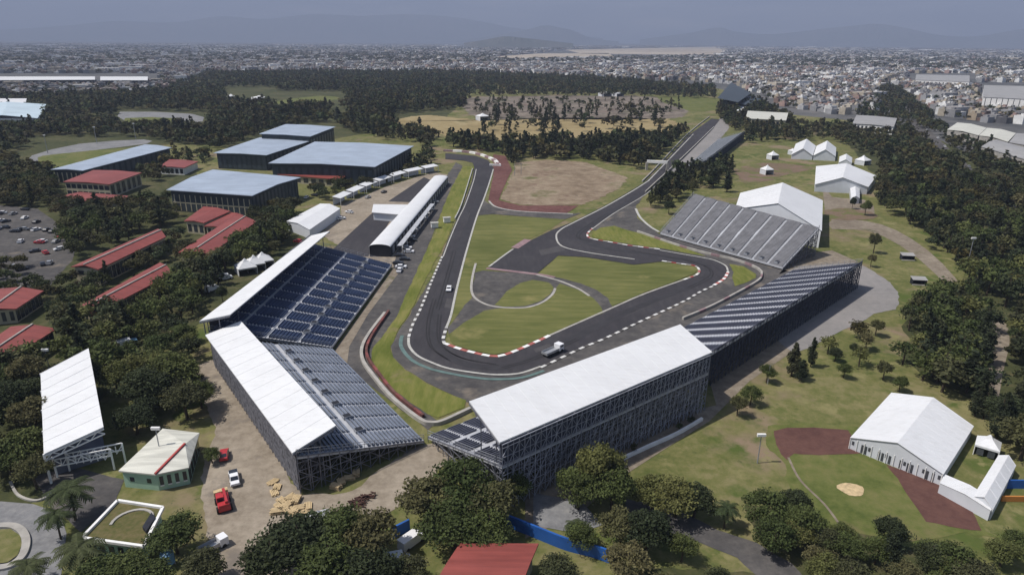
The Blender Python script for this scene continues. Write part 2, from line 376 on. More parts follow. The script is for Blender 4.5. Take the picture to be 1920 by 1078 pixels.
for q in ([(905, 108), (1010, 101), (1140, 100), (1150, 106), (960, 112)], [(1060, 94), (1340, 88), (1360, 95), (1345, 104), (1090, 101)], [(1480, 92), (1570, 90), (1570, 95), (1480, 96)]):
    sheet('airfield', q, .1, M['bare'], 1)
sheet('parking_ground', [(-200, 400), (0, 385), (70, 392), (110, 420), (150, 440), (135, 490), (85, 545), (60, 560), (0, 540), (-200, 560)], .1, M['asphalt_old'])
sheet('highway', [(1640, 150), (1655, 150), (1700, 200), (1760, 262), (1850, 340), (1920, 400), (2050, 500), (2050, 540), (1920, 428), (1840, 362), (1745, 275), (1680, 205)], .1, M['asphalt_old'])
# yards round the circuit
sheet('dirt_yard', [(640, 385), (720, 352), (815, 322), (845, 330), (780, 400), (740, 505), (640, 462), (600, 440), (640, 400)], .09, M['dirt'])
sheet('dirt_road', [(360, 690), (400, 676), (430, 690), (565, 935), (640, 922), (790, 832), (830, 828), (850, 860), (800, 905), (740, 960), (620, 1010), (560, 1078), (540, 1150), (420, 1150), (385, 1040), (378, 900), (402, 800), (372, 720)], .09, M['dirt'])
sheet('tan_path', [(1343, 760), (1310, 640), (1590, 545), (1610, 492), (1640, 510), (1600, 600), (1500, 650), (1405, 715), (1330, 790), (1250, 840), (1180, 885), (1090, 960), (985, 1010), (985, 900), (1150, 800)], .09, M['tanpath'])
sheet('grey_lot', [(1400, 505), (1470, 495), (1500, 480), (1600, 492), (1640, 510), (1670, 530), (1688, 558), (1678, 580), (1640, 590), (1600, 612), (1530, 645), (1490, 662), (1460, 640), (1420, 560)], .11, M['greylot'])
sheet('tan_path', [(1490, 478), (1560, 470), (1610, 492), (1500, 500), (1460, 515)], .13, M['tanpath'])
sheet('service_road', [(1170, 935), (1280, 962), (1345, 995), (1420, 1018), (1485, 1056), (1520, 1100), (1440, 1100), (1380, 1045), (1280, 1008), (1180, 978)], .1, M['asphalt_old'])
sheet('tan_path', [(1000, 925), (1090, 940), (1130, 985), (1080, 1000), (1000, 985)], .12, M['paving'])
sheet('plaza', [(-150, 930), (0, 940), (62, 945), (112, 962), (125, 1000), (112, 1100), (-150, 1150)], .1, M['paving'])
sheet('service_road', [(60, 890), (150, 880), (232, 900), (215, 940), (150, 1000), (95, 950)], .09, M['asphalt_old'])
sheet('dirt_path', [(1860, 600), (1885, 605), (1893, 640), (1880, 700), (1868, 760), (1852, 700), (1862, 650)], .1, M['tanpath'], 3)
sheet('dirt_path', [(1560, 412), (1625, 415), (1680, 432), (1740, 470), (1790, 520), (1815, 560), (1800, 568), (1755, 515), (1690, 462), (1625, 432), (1560, 430)], .1, M['tanpath'], 2)
sheet('dirt_patch', [(1375, 318), (1430, 306), (1500, 310), (1522, 318), (1480, 326), (1440, 340), (1395, 345), (1385, 330)], .1, M['drysoil'], 2)
sheet('dirt_patch', [(1545, 395), (1600, 392), (1650, 405), (1620, 412), (1560, 412)], .13, M['drysoil'], 2)
sheet('dirt_patch', [(1545, 345), (1560, 370), (1620, 375), (1640, 400), (1560, 408), (1545, 380)], .09, M['tanpath'], 2)
# ball field
sheet('ball_field', [(1440, 800), (1600, 800), (1760, 905), (1845, 990), (1850, 1005), (1560, 1000), (1490, 925), (1465, 870)], .08, M['ballgrass'], 2)
sheet('clay_basepath', [(1452, 809), (1476, 803), (1525, 802), (1590, 808), (1606, 835), (1618, 850), (1560, 852), (1490, 849), (1473, 862), (1460, 840)], .12, M['clay'])
sheet('clay_basepath', [(1662, 870), (1701, 884), (1760, 908), (1813, 940), (1827, 970), (1841, 994), (1802, 994), (1736, 980), (1701, 924)], .12, M['clay'])
c = G(1596, 918); sheet('pitcher_mound', [(c[0] + 2.6 * math.cos(a) * (1 + .15 * math.sin(3 * a)), c[1] + 2.2 * math.sin(a)) for a in np.linspace(0, 6.283, 16)[:-1]], .14, M['timber'], world=True)
ribbon('field_line', [(1478, 858), (1500, 900), (1545, 945), (1575, 985)], .5, .13, M['tanpath'])
# circuit
sheet('service_asphalt', [(810, 520), (768, 590), (745, 625), (733, 650), (738, 670), (760, 692), (800, 717), (840, 737), (885, 760), (900, 800), (1060, 735), (1300, 645), (1500, 515), (1465, 505), (1238, 440), (1195, 410), (1192, 385), (1225, 350), (1300, 290), (1350, 240), (1340, 228), (1208, 350), (1110, 430), (1180, 470), (1330, 490), (1340, 530), (1280, 560), (1000, 695), (890, 690), (790, 660), (775, 630)], .13, M['asphalt_old'])
sheet('paddock_lane', [(738, 503), (745, 470), (800, 375), (838, 330), (855, 305), (868, 312), (848, 350), (828, 395), (800, 470), (745, 590), (722, 625), (700, 650), (697, 675), (712, 712), (765, 752), (820, 790), (800, 806), (640, 680), (625, 660)], .13, M['asphalt_old'])
sheet('dirt_strip', [(738, 503), (748, 512), (690, 590), (655, 650), (650, 690), (625, 662)], .16, M['tanpath'])
sheet('dark_court', [(622, 470), (700, 398), (738, 404), (690, 482), (655, 478)], .14, M['asphalt'])
sheet('dark_court', [(728, 378), (795, 333), (812, 340), (775, 380)], .14, M['asphalt'])
sheet('verge', [(868, 312), (848, 350), (828, 395), (815, 440), (800, 470), (785, 500), (765, 545), (745, 590), (722, 625), (700, 650), (697, 675), (712, 712), (765, 752), (800, 778), (822, 784), (870, 766), (874, 752), (840, 738), (800, 719), (760, 694), (738, 672), (732, 650), (745, 622), (775, 575), (800, 520), (822, 480), (838, 448), (850, 418), (868, 383), (884, 335), (889, 313)], .17, M['verge'])
sheet('red_run_off', [(925, 290), (948, 293), (960, 320), (945, 350), (935, 376), (975, 386), (1085, 386), (1060, 402), (975, 397), (930, 390), (915, 378), (925, 330)], .17, M['redpave'])
sheet('sand_lot', [(965, 305), (1020, 300), (1100, 305), (1180, 335), (1150, 362), (1090, 385), (975, 385), (938, 374), (948, 350), (962, 325)], .15, M['sand'], 1)
sheet('link_road', [(905, 374), (925, 388), (975, 397), (1060, 402), (1090, 400), (1060, 412), (975, 406), (925, 402), (894, 405)], .19, M['asphalt_old'])
sheet('infield_grass', [(894, 406), (907, 403), (975, 407), (1068, 408), (1035, 428), (990, 450), (962, 466), (930, 490), (916, 502), (925, 508), (905, 512), (890, 520), (882, 545), (884, 560), (850, 600), (838, 617), (846, 590), (857, 545), (874, 474)], .14, M['lawn'])
trk = [(889, 313), (885, 340), (870, 383), (857, 410), (840, 450), (827, 484), (807, 530), (787, 580), (772, 610), (764, 634), (766, 651), (780, 669), (807, 683), (840, 694), (890, 702), (930, 706), (975, 703), (1016, 690), (1056, 670), (1094, 652), (1133, 636), (1200, 604), (1280, 567), (1313, 548), (1340, 536), (1358, 524), (1366, 511), (1362, 500), (1347, 490), (1330, 485), (1291, 478), (1237, 468), (1180, 461), (1141, 454), (1108, 448), (1101, 440), (1111, 429), (1151, 400), (1208, 366), (1240, 340), (1290, 290), (1330, 250), (1350, 225), (1334, 223), (1290, 255), (1230, 322), (1208, 343), (1141, 383), (1074, 417), (1035, 432), (990, 454), (962, 468), (917, 500), (922, 506), (1005, 515), (1047, 480), (1100, 483), (1188, 497), (1241, 491), (1280, 496), (1302, 499), (1311, 507), (1306, 516), (1280, 526), (1208, 552), (1148, 578), (1073, 611), (1007, 641), (953, 664), (924, 669), (880, 660), (853, 652), (835, 645), (832, 637), (837, 617), (846, 590), (857, 540), (874, 474), (894, 407), (907, 374), (917, 345), (926, 316), (915, 301), (892, 293), (835, 288), (835, 299), (870, 302), (886, 306)]
sheet('pit_apron', [(1255, 330), (1290, 318), (1348, 264), (1368, 240), (1362, 226), (1350, 222), (1300, 278), (1240, 340)], .18, M['greylot'])
sheet('race_track', trk, .2, M['asphalt'])
sheet('infield_grass', [(1047, 481), (1100, 484), (1188, 498), (1241, 493), (1280, 498), (1300, 501), (1306, 508), (1302, 514), (1278, 524), (1208, 550), (1148, 576), (1140, 560), (1120, 546), (1090, 533), (1050, 522), (1008, 515)], .24, M['lawn'])
sheet('infield_asphalt', [(890, 512), (905, 508), (1005, 515), (1050, 522), (1092, 533), (1122, 546), (1142, 560), (1150, 578), (1133, 590), (1040, 570), (907, 585), (840, 628), (837, 617), (884, 560)], .225, M['asphalt_old'])
sheet('infield_grass', [(840, 629), (870, 606), (907, 584), (940, 579), (985, 579), (1016, 569), (1036, 554), (1042, 541), (1050, 533), (1085, 545), (1112, 560), (1127, 577), (1131, 589), (1073, 609), (1007, 639), (953, 661), (924, 666), (880, 657), (856, 650), (843, 641)], .25, M['lawn'])
sheet('infield_grass', [(928, 573), (950, 548), (975, 532), (1000, 526), (1030, 531), (1038, 541), (1032, 553), (1013, 566), (984, 575), (945, 576)], .25, M['lawn'])
sheet('verge', [(1109, 446), (1112, 436), (1125, 428), (1151, 424), (1174, 431), (1224, 446), (1280, 465), (1325, 481), (1290, 476), (1237, 466), (1180, 459), (1141, 452)], .22, M['verge'])
sheet('verge', [(1369, 496), (1393, 500), (1417, 514), (1418, 522), (1395, 533), (1378, 538), (1372, 524), (1376, 511)], .22, M['verge'])
# painted lines and kerbs
RW = [M['white_paint'], plain('faded kerb red', (.4, .13, .11), .7, .3, .3, .5)]; WG = [plain('worn kerb white', (.58, .57, .55), .7, .3, .15, .4), M['asphalt_old']]
ribbon('track_line', [(893, 318), (888, 340), (873, 383), (860, 410), (843, 450), (831, 482)], .5, .26, M['line'])
ribbon('kerb', [(829, 482), (809, 529), (789, 579), (774, 609), (766, 634)], 0.85, .22, WG, step=2.1, hgt=.06)
ribbon('track_line', [(766, 634), (768, 651), (783, 668), (810, 681), (842, 692), (891, 700), (930, 703.5), (974, 701), (1014, 688)], .8, .26, M['line'])
ribbon('track_line', [(754, 630), (752, 650), (770, 674), (800, 690), (838, 700), (890, 709), (930, 712), (978, 709), (1020, 696)], 1.1, .23, M['teal_line'])
ribbon('kerb', [(1014, 690), (1056, 670), (1094, 652), (1133, 636), (1200, 604), (1280, 567), (1313, 548), (1340, 536)], 0.9, .22, WG, step=2.1, hgt=.06)
ribbon('kerb', [(1338, 536), (1357, 524), (1365, 511)], 1.1, .22, RW, step=2.2, hgt=.06)
ribbon('track_line', [(1365, 511), (1361, 500), (1346, 491.5), (1330, 486.5), (1291, 479.5), (1237, 470)], .7, .26, M['line'])
ribbon('kerb', [(1237, 468), (1180, 461), (1141, 454), (1108, 448), (1101, 440), (1111, 429)], .9, .22, [M['white_paint'], M['concrete'], M['red_paint']], step=2.4, hgt=.06)
ribbon('track_line', [(1111, 430), (1151, 401), (1208, 367), (1240, 340)], .5, .26, M['line'])
ribbon('track_line', [(1300, 252), (1230, 325), (1208, 345), (1141, 385), (1074, 419), (1052, 431), (1043, 443), (1053, 462), (1100, 474), (1190, 487)], .8, .26, M['line'])
ribbon('kerb', [(1241, 490), (1280, 496), (1302, 499), (1311, 507), (1306, 516), (1280, 526)], .9, .22, [M['white_paint'], M['concrete'], M['red_paint'], M['concrete']], step=2, hgt=.06)
ribbon('track_line', [(1280, 526), (1208, 552), (1148, 578), (1073, 611), (1030, 630)], .8, .26, M['concrete'])
ribbon('kerb', [(1030, 630), (1007, 641), (953, 664), (924, 669), (880, 660), (853, 652), (835, 645)], 1.2, .22, RW, step=2.4, hgt=.07)
ribbon('kerb', [(834, 646), (831, 636), (837, 615)], 1.0, .22, WG, step=2, hgt=.06)
ribbon('track_line', [(837, 615), (846, 590), (857, 540), (874, 474), (894, 407), (907, 374), (917, 345), (925, 318)], .8, .26, M['line'])
ribbon('track_line', [(912, 504), (1005, 515), (1040, 521)], 2.0, .26, M['pinkpave'])
ribbon('track_line', [(1005, 516), (1050, 528), (1085, 543), (1105, 556)], 1.0, .27, M['concrete'])
ribbon('kerb', [(892, 495), (886, 520), (884, 545), (892, 561), (915, 573), (945, 578), (985, 578), (1015, 569), (1035, 554), (1041, 542)], .9, .22, M['concrete'], hgt=.1)
ribbon('kerb', [(917, 501), (945, 480), (962, 468)], .8, .22, M['line'], hgt=.08)
ribbon('kerb', [(917, 378), (931, 389), (975, 397), (1074, 402)], 1.0, .2, M['line'], hgt=.1)
ribbon('kerb', [(1192, 392), (1200, 408), (1218, 425), (1236, 436)], 1.2, .2, M['line'], hgt=.1)
ribbon('track_line', [(990, 450), (965, 466)], 3.5, .26, M['pinkpave'])
# rubbered racing line worn into the asphalt
ribbon('racing_line', [(905, 350), (880, 420), (855, 490), (835, 545), (815, 600), (815, 645), (850, 675), (915, 690), (985, 680), (1090, 628), (1200, 575), (1310, 530), (1330, 510), (1310, 492), (1230, 480), (1120, 463), (1085, 440), (1120, 415), (1210, 358)], 3.2, .215, plain('rubbered line', (.036, .034, .038), .8, .3, .18, .2))

SKID = plain('skid mark', (.024, .022, .024), .8, .3, .2, .3); PATCH = plain('asphalt repair', (.07, .066, .068), .9, .2, .15, .4)
for l_ in ([(812, 560), (800, 610), (806, 650), (840, 676)], [(822, 590), (822, 640), (860, 670), (930, 684)], [(940, 690), (1000, 672), (1080, 636)], [(1290, 540), (1330, 518), (1322, 500), (1280, 488)], [(1110, 452), (1082, 446), (1092, 430), (1140, 400)], [(850, 470), (836, 520), (818, 580)], [(1180, 470), (1240, 480), (1300, 490)]):
    for d_ in (0, 5): ribbon('skid_mark', [(x + d_, y + d_ * .4) for x, y in l_], .45, .232, SKID)
for q in ([(880, 400), (890, 402), (884, 425), (873, 422)], [(838, 560), (850, 562), (846, 580), (833, 577)], [(1000, 655), (1030, 645), (1036, 651), (1005, 662)], [(1160, 590), (1200, 573), (1206, 579), (1167, 597)], [(1010, 470), (1050, 462), (1060, 470), (1015, 480)], [(1180, 385), (1195, 376), (1200, 380), (1186, 389)]): sheet('asphalt_repair', q, .208, PATCH)
# ------------------------------------------------------------------ grandstands
EXCL = []
def keep(pts, m=1.5):
    pts = [Vector((p[0], p[1])) for p in pts]; c = sum(pts, Vector((0, 0))) / len(pts)
    EXCL.append([tuple(p + (p - c).normalized() * m) for p in pts])
def V2(p): return Vector((p[0], p[1]))
def lattice(b, a, c, za, zc, bay=2.0, lift=2.0, w=.15, z0=.2, flip=0, diag=True):
    L = math.dist(a, c); n = max(1, round(L / bay))
    top = lambda t: za + (zc - za) * t
    pt = lambda t, z: (a[0] + (c[0] - a[0]) * t, a[1] + (c[1] - a[1]) * t, z)
    for i in range(n + 1):
        t = i / n
        if top(t) > z0 + .3: b.bar(pt(t, 0), pt(t, top(t)), w)
    k = 0; z = z0 + lift
    while z < max(za, zc):
        for i in range(n):
            t0, t1 = i / n, (i + 1) / n
            if min(top(t0), top(t1)) >= z - .2:
                b.bar(pt(t0, z), pt(t1, z), w * .8)
                if diag and (i + k + flip) % 2 == 0: b.bar(pt(t0, z - lift), pt(t1, z), w * .8)
                elif diag: b.bar(pt(t1, z - lift), pt(t0, z), w * .55)
        z += lift; k += 1
    b.bar(pt(0, za), pt(1, zc), w * 1.3)
def stand(name, label, F0, F1, B0, B1, zf, zb, rows, cols, splits, seat, deck, aisle=.12, gap=1, vom=(), roof=None, scaff=M['steel_dark'], back_top=None, layers=3, ends=(1, 1), benches=.62, screen=None, posts=9, seams=14, netting=False, face=None):
    keep([F0, F1, B1, B0], 4)
    root = empty(name, label, 'grandstand', None, (F0[0], F0[1], 0)); off = Vector((-F0[0], -F0[1], 0))
    S = lambda u, v, dz=0: Vector(lerp(lerp(F0, F1, u), lerp(B0, B1, u), v)).to_3d() + Vector((0, 0, zf + (zb - zf) * v + dz))
    b = MB()
    for i in range(rows):
        v0, v1 = i / rows, (i + 1) / rows; h = (zb - zf) / rows
        z = zf + h * i
        q = [S(0, v0), S(1, v0), S(1, v1), S(0, v1)]
        for p in q: p.z = z
        b.poly(q); up_ = [q[3].copy(), q[2].copy()]
        r = [q[3], q[2], q[2] + Vector((0, 0, h)), q[3] + Vector((0, 0, h))]; b.poly(r)
    b.poly([S(0, 0, -.7), S(0, 1, -.7), S(1, 1, -.7), S(1, 0, -.7)])
    b.poly([S(0, 0, -.7), S(1, 0, -.7), S(1, 0), S(0, 0)]); b.poly([S(0, 1, -.7), S(1, 1, -.7), S(1, 1), S(0, 1)])
    b.poly([S(0, 0, -.7), S(0, 0), S(0, 1), S(0, 1, -.7)]); b.poly([S(1, 0, -.7), S(1, 0), S(1, 1), S(1, 1, -.7)])
    b.build('deck', deck, root, off)
    edges = [0] + list(splits) + [1]
    h = (zb - zf) / rows
    for cidx in range(cols):
        u0 = (cidx + aisle) / cols; u1 = (cidx + 1 - aisle) / cols
        for k in range(len(edges) - 1):
            r0 = round(edges[k] * rows) + (1 if k else 0); r1 = round(edges[k + 1] * rows) - (gap if k < len(edges) - 2 else 0)
            b = MB()
            for i in range(r0, r1):
                z = zf + h * i; va = (i + .98 - benches) / rows; vb = (i + .98) / rows
                q = [S(u0, va), S(u1, va), S(u1, vb), S(u0, vb)]
                lo = [Vector((p.x, p.y, z + .01)) for p in q]; hi = [Vector((p.x, p.y, z + .42)) for p in q]
                b.hexa(*lo, *hi)
                vb2 = (i + .98 - benches * .25) / rows; q2 = [S(u0, vb2), S(u1, vb2), S(u1, vb), S(u0, vb)]
                b.hexa(*[Vector((p.x, p.y, z + .42)) for p in q2], *[Vector((p.x, p.y, z + .8)) for p in q2])
            if b.f: b.build('seat_block', seat, root, off)
    for (u, v) in vom:                                   # entrance openings in the seating, their shaded inside painted as a black lid
        p = S(u, v); d = (V2(F1) - V2(F0)).normalized(); ang = math.atan2(d.y, d.x); b = MB()
        b.box((p.x, p.y, p.z + .45), (1.5, 1.9, .9), ang, 0); b.box((p.x, p.y, p.z + .92), (1.3, 1.6, .1), ang, 1)
        b.build('vomitory', [M['deck'], M['black']], root, off)
    f_dir = (V2(B0) - V2(F0)); n_in = -f_dir.normalized()
    bt = back_top or (zb + 1, zb + 1)
    for k in range(layers):
        o_ = n_in * (k * 2.6); a = V2(B0) + o_; c_ = V2(B1) + o_; b = MB()
        fr = 1 - (k * 2.6) / f_dir.length; zz = zf + (zb - zf) * fr - .75
        lattice(b, a, c_, bt[0] if k == 0 else zz, bt[1] if k == 0 else zz, flip=k, w=(.13 if face else .17) if k == 0 else .13, bay=1.35 if face else 2.0)
        if face and k == 0: lattice(b, tuple(a + n_in * .9), tuple(c_ + n_in * .9), bt[0], bt[1], flip=1, w=.11, bay=1.8, lift=1.6)
        b.build('back_scaffold', face if (face and k == 0) else scaff, root, off)
    if netting:                                          # debris netting hung on the outside of the scaffold
        b = MB(); o_ = n_in * -.25; a = V2(B0) + o_; c_ = V2(B1) + o_; nb = 34
        for i in range(nb):
            p, q_ = lerp(a, c_, i / nb), lerp(a, c_, (i + 1) / nb); j0, j1 = .18 * (i % 2), .18 * ((i + 1) % 2); u_ = n_in * -1
            b.poly([(p[0] + u_.x * j0, p[1] + u_.y * j0, 1.3), (q_[0] + u_.x * j1, q_[1] + u_.y * j1, 1.3), (q_[0], q_[1], 9.6), (p[0], p[1], 9.6)])
        b.build('netting', M['netting'], root, off)
    for e, (f, bk) in enumerate(((F0, B0), (F1, B1))):
        if ends[e]:
            b = MB(); lattice(b, f, bk, zf - .1, zb - .1, bay=2.2, lift=1.8, w=.16)
            lattice(b, tuple(V2(f) + (V2(F1) - V2(F0)).normalized() * (2.5 if e == 0 else -2.5)), tuple(V2(bk) + (V2(F1) - V2(F0)).normalized() * (2.5 if e == 0 else -2.5)), zf - .9, zb - .9, bay=2.2, lift=1.8, w=.14, flip=1)
            b.build('end_scaffold', scaff, root, off)
            b = MB()                                     # handrail up the open end
            for z in (.9, 1.5): b.bar(S(e, 0, z), S(e, 1, z), .09)
            for i in range(13): b.bar(S(e, i / 12, -.6), S(e, i / 12, 1.5), .09)
            b.build('guard_rail', M['steel'], root, off)
    if screen:                                           # sheeting from the top row up to the roof
        b = MB(); q = [S(0, 1), S(1, 1)]
        q = [p + (n_in * .45).to_3d() for p in q]; d3 = (n_in * .3).to_3d()
        dz_ = Vector((0, 0, -1.2)); b.hexa(q[0] + dz_, q[1] + dz_, q[1] + d3 + dz_, q[0] + d3 + dz_, *[Vector((p.x, p.y, screen[i])) for i, p in ((0, q[0]), (1, q[1]))], *[Vector((p.x, p.y, screen[i])) + d3 for i, p in ((1, q[1]), (0, q[0]))])
        b.build('back_screen', M['mesh_dark'] if face else M['black'], root, off)
    if roof:                                             # corners: back0, back1, front1, front0 as surveyed points
        q = [P(*k) for k in roof]; b = MB()
        b.slab(q, .3)
        for i in range(seams + 1):                       # welded membrane seams over each rafter
            t = i / seams; a = Vector(lerp(q[0], q[1], t)); c_ = Vector(lerp(q[3], q[2], t)); up_ = Vector((0, 0, 0))
            b.bar(a + up_, c_ + up_, .09)
        b.build('roof', M['white_fabric'], root, off)
        b = MB()
        for i in range(seams + 1):
            t = i / seams; a = Vector(lerp(q[0], q[1], t)); c_ = Vector(lerp(q[3], q[2], t)); dn = Vector((0, 0, -.55))
            b.bar(a + dn, c_ + dn, .3)
        b.build('rafters', M['steel_dark'], root, off)
        for i in range(posts):
            t = (i + .02) / (posts - 1 + .04)
            for vv in (.12, .62):
                a = Vector(lerp(lerp(q[0], q[1], t), lerp(q[3], q[2], t), vv)); b = MB(); b.bar((a.x, a.y, zb * (.98 if vv < .3 else .72)), (a.x, a.y, a.z - .4), .22); b.build('roof_post', M['steel_dark'], root, off)
    return root
A_F0, A_F1, A_B0, A_B1 = (-51.9, 179), (-47.6, 256.5), (-83.4, 172.5), (-79.5, 258.5)
stand('grandstand', 'long roofed grandstand with navy seats beside the left straight', A_F0, A_F1, A_B0, A_B1, 1.6, 9.5, 34, 12, (9 / 34, 18 / 34, 27 / 34), M['seat_navy'], M['deck_light'], aisle=.11, gap=0,
      vom=[((i + 1) / 12, .27) for i in range(11)], roof=[(374, 602, 13), (583, 442, 13), (618, 433.5, 15), (431, 590, 15)], back_top=(12.7, 12.7), screen=(12.6, 12.6), layers=2)
stand('grandstand', 'white-roofed grandstand with blue grey seats along the dirt road', (-19.3, 130.8), (-51.3, 178), (-41.5, 113.2), (-81, 168.2), 1.5, 9.0, 30, 9, (.46, .8), M['seat_blue'], M['deck_light'], aisle=.085, gap=0,
      vom=[((i + 1) / 9, .44) for i in range(8)], roof=[(548, 849, 10), (385, 628, 10), (452, 602, 12), (630, 797, 12)], back_top=(9.7, 9.7), layers=3, ends=(1, 0), benches=.68, netting=True)
stand('grandstand', 'tall white-roofed grandstand backed by dense scaffolding, facing the hairpin', (-18.6, 132.5), (29.5, 170.5), (-1.6, 108.3), (47.3, 147.2), 1.5, 10.5, 30, 14, (.3, .6), M['seat_slate'], M['deck_light'],
      roof=[(937, 829, 15.5), (1335, 660, 15.5), (1275, 608, 18), (880, 752, 18)], back_top=(15, 15), layers=4, seams=22, posts=12, screen=(14.6, 14.6), face=M['steel_light'])
dD = (V2((109.9, 253.2)) - V2((55.5, 197.6))).normalized(); pD = Vector((dD.y, -dD.x)); f1 = V2((109.9, 253.2)); f0 = f1 - dD * 115
stand('grandstand', 'open grandstand striped by pale stairs between dark seats, without a roof', tuple(f0), tuple(f1), tuple(f0 + pD * 24), tuple(f1 + pD * 24), 1.4, 10, 28, 15, (), M['seat_slate'], M['deck_light'], aisle=.23, layers=3, scaff=M['mesh_dark'], back_top=(10.6, 10.6))  # scaffold tubes coloured dark to stand in for the deep shade beneath
e0, e1, e2, e3 = P(1238, 438, 1), P(1468, 503, 1), P(1536, 428, 12), P(1301, 364, 12)
stand('grandstand', 'broad grey open grandstand in front of the white peaked tent', (e0.x, e0.y), (e1.x, e1.y), (e3.x, e3.y), (e2.x, e2.y), 1.3, 11.8, 36, 9, (), M['seat_grey'], M['deck_light'], aisle=.09, layers=2, vom=[((i + .5) / 9, .05) for i in range(9)], back_top=(12, 12), benches=.7)
g0, g1, g2, g3 = P(1283, 317, 1), P(1345, 263, 1), P(1396, 248, 6.5), P(1326, 300, 6.5)
stand('grandstand', 'small open grandstand far along the straight beside the conifers', (g0.x, g0.y), (g1.x, g1.y), (g3.x, g3.y), (g2.x, g2.y), 1.2, 6.5, 22, 8, (), plain('pale grey seats', (.4, .42, .45), .5, .3, .1, .3), M['deck_light'], aisle=.05, layers=2, scaff=M['mesh_dark'])
def dark_stand(label, q, z):
    q = [P(x, y, z + (2 if i in (2, 3) else 0)) for i, (x, y) in enumerate(q)]; c = sum(q, Vector()) / 4
    root = empty('covered_stand', label, 'grandstand', None, (c.x, c.y, 0)); off = -Vector((c.x, c.y, 0))
    b = MB(); b.slab(q, .5); b.build('roof', M['darkroof'], root, off)
    b = MB(); k = [c + (p - c) * .85 for p in q]; b.prism([(p.x, p.y) for p in k], 0, [2, 2, z - 1, z - 1]); b.build('seating', M['seat_slate'], root, off)
    for p in k:
        b = MB(); b.bar((p.x, p.y, 0), (p.x, p.y, z), .6); b.build('post', M['steel_dark'], root, off)
dark_stand('dark-roofed stand at the end of the long straight, the higher of two', [(1345, 184), (1384, 192), (1408, 175), (1371, 155)], 14)
dark_stand('low dark-roofed stand at the end of the long straight, in front of the higher one', [(1381, 194), (1400, 197), (1428, 186), (1404, 180)], 9)

# ------------------------------------------------------------------ buildings
def centre(q): return sum(q, Vector()) / len(q)
def panels(root, a, c, z0, z1, n, mat, name='window', fill=.6, proud=.05, out=None, off=None, sill=None):
    a = Vector((a[0], a[1], 0)); c = Vector((c[0], c[1], 0)); d = c - a; nrm = Vector((d.y, -d.x, 0)).normalized()
    if out is not None and nrm.dot(out) < 0: nrm = -nrm
    for i in range(n):
        t0 = (i + .5 - fill / 2) / n; t1 = (i + .5 + fill / 2) / n
        p, q = a + d * t0, a + d * t1; o1 = nrm * proud; o0 = nrm * -.1
        b = MB(); Z = lambda v, z: Vector((v.x, v.y, z))
        b.hexa(Z(p + o1, z0), Z(q + o1, z0), Z(q + o0, z0), Z(p + o0, z0), Z(p + o1, z1), Z(q + o1, z1), Z(q + o0, z1), Z(p + o0, z1))
        w_ = b.build(name, mat, root, off)
        if sill:
            b = MB(); b.hexa(Z(p + o1 * 3, z0 - .25), Z(q + o1 * 3, z0 - .25), Z(q + o0, z0 - .25), Z(p + o0, z0 - .25), Z(p + o1 * 3, z0), Z(q + o1 * 3, z0), Z(q + o0, z0), Z(p + o0, z0))
            s_ = b.build('sill', sill, w_)
def hall(name, label, cat, px, z, roofmat, wallmat, rise=.8, inset=1.2, sides=(), group=None, thick=.35, winmat=None, long_axis=None, cap=None, frame=None, parapet=None, nearz=None):
    """px: roof-edge corners ccw seen from above (near-left, near-right, far-right, far-left) at height z"""
    q = [P(x, y, z if nearz is None else nearz[i]) for i, (x, y) in enumerate(px)]; c = centre(q); c.z = 0
    keep(q, 2)
    root = empty(name, label, cat, group, (c.x, c.y, 0)); off = -c
    k = [Vector((p.x, p.y, 0)) for p in q]
    k = [p + ((k[(i + 1) % 4] - p).normalized() + (k[i - 1] - p).normalized()) * inset for i, p in enumerate(k)]
    b = MB(); b.prism([(p.x, p.y) for p in k], 0, z - .3); b.build('wall', wallmat, root, off)
    if long_axis is None: long_axis = 0 if (q[1] - q[0]).length > (q[2] - q[1]).length else 1
    b = MB(); up_ = Vector((0, 0, rise))
    if rise <= 0.01: b.slab(q, thick)
    else:
        if long_axis == 1: r0 = (q[0] + q[1]) / 2 + up_; r1 = (q[3] + q[2]) / 2 + up_; s1 = [q[0], r0, r1, q[3]]; s2 = [r0, q[1], q[2], r1]
        else: r0 = (q[0] + q[3]) / 2 + up_; r1 = (q[1] + q[2]) / 2 + up_; s1 = [q[0], q[1], r1, r0]; s2 = [r0, r1, q[2], q[3]]
        b.slab(s1, thick); b.slab(s2, thick)
    ro = b.build('roof', roofmat, root, off)
    if cap and rise > .01:
        b = MB(); b.bar(r0 + Vector((0, 0, .1)), r1 + Vector((0, 0, .1)), .45); b.build('ridge_cap', cap, ro)
    if parapet:
        for i in range(4):
            b = MB(); b.bar(q[i] + Vector((0, 0, .2)), q[(i + 1) % 4] + Vector((0, 0, .2)), .5); b.build('parapet', parapet, root, off)
    for s in sides:                                      # (edge, z0, z1, n, fill, material, name)
        i, z0, z1, n, fill = s[:5]; m = s[5] if len(s) > 5 else (winmat or M['glass']); nm = s[6] if len(s) > 6 else 'window'
        a, d = k[i], k[(i + 1) % 4]; mid = (a + d) / 2
        panels(root, a, d, z0, z1, n, m, nm, fill, .08, mid - centre(k), off, frame)
    return root
BR, DW = M['blueroof'], M['darkwall']
hall('sports_hall', 'blue-roofed hall with pale columns across its front, the one nearest the red roofs', 'sports hall', [(312, 356), (473, 367), (564, 333), (399, 318)], 11.5, BR, DW, 1.0, 1.6, [(0, .5, 9, 15, .16, M['cream'], 'column'), (0, 4.6, 5.2, 1, .98, M['cream'], 'beam'), (1, .6, 10, 13, .55, M['bluewall'])])
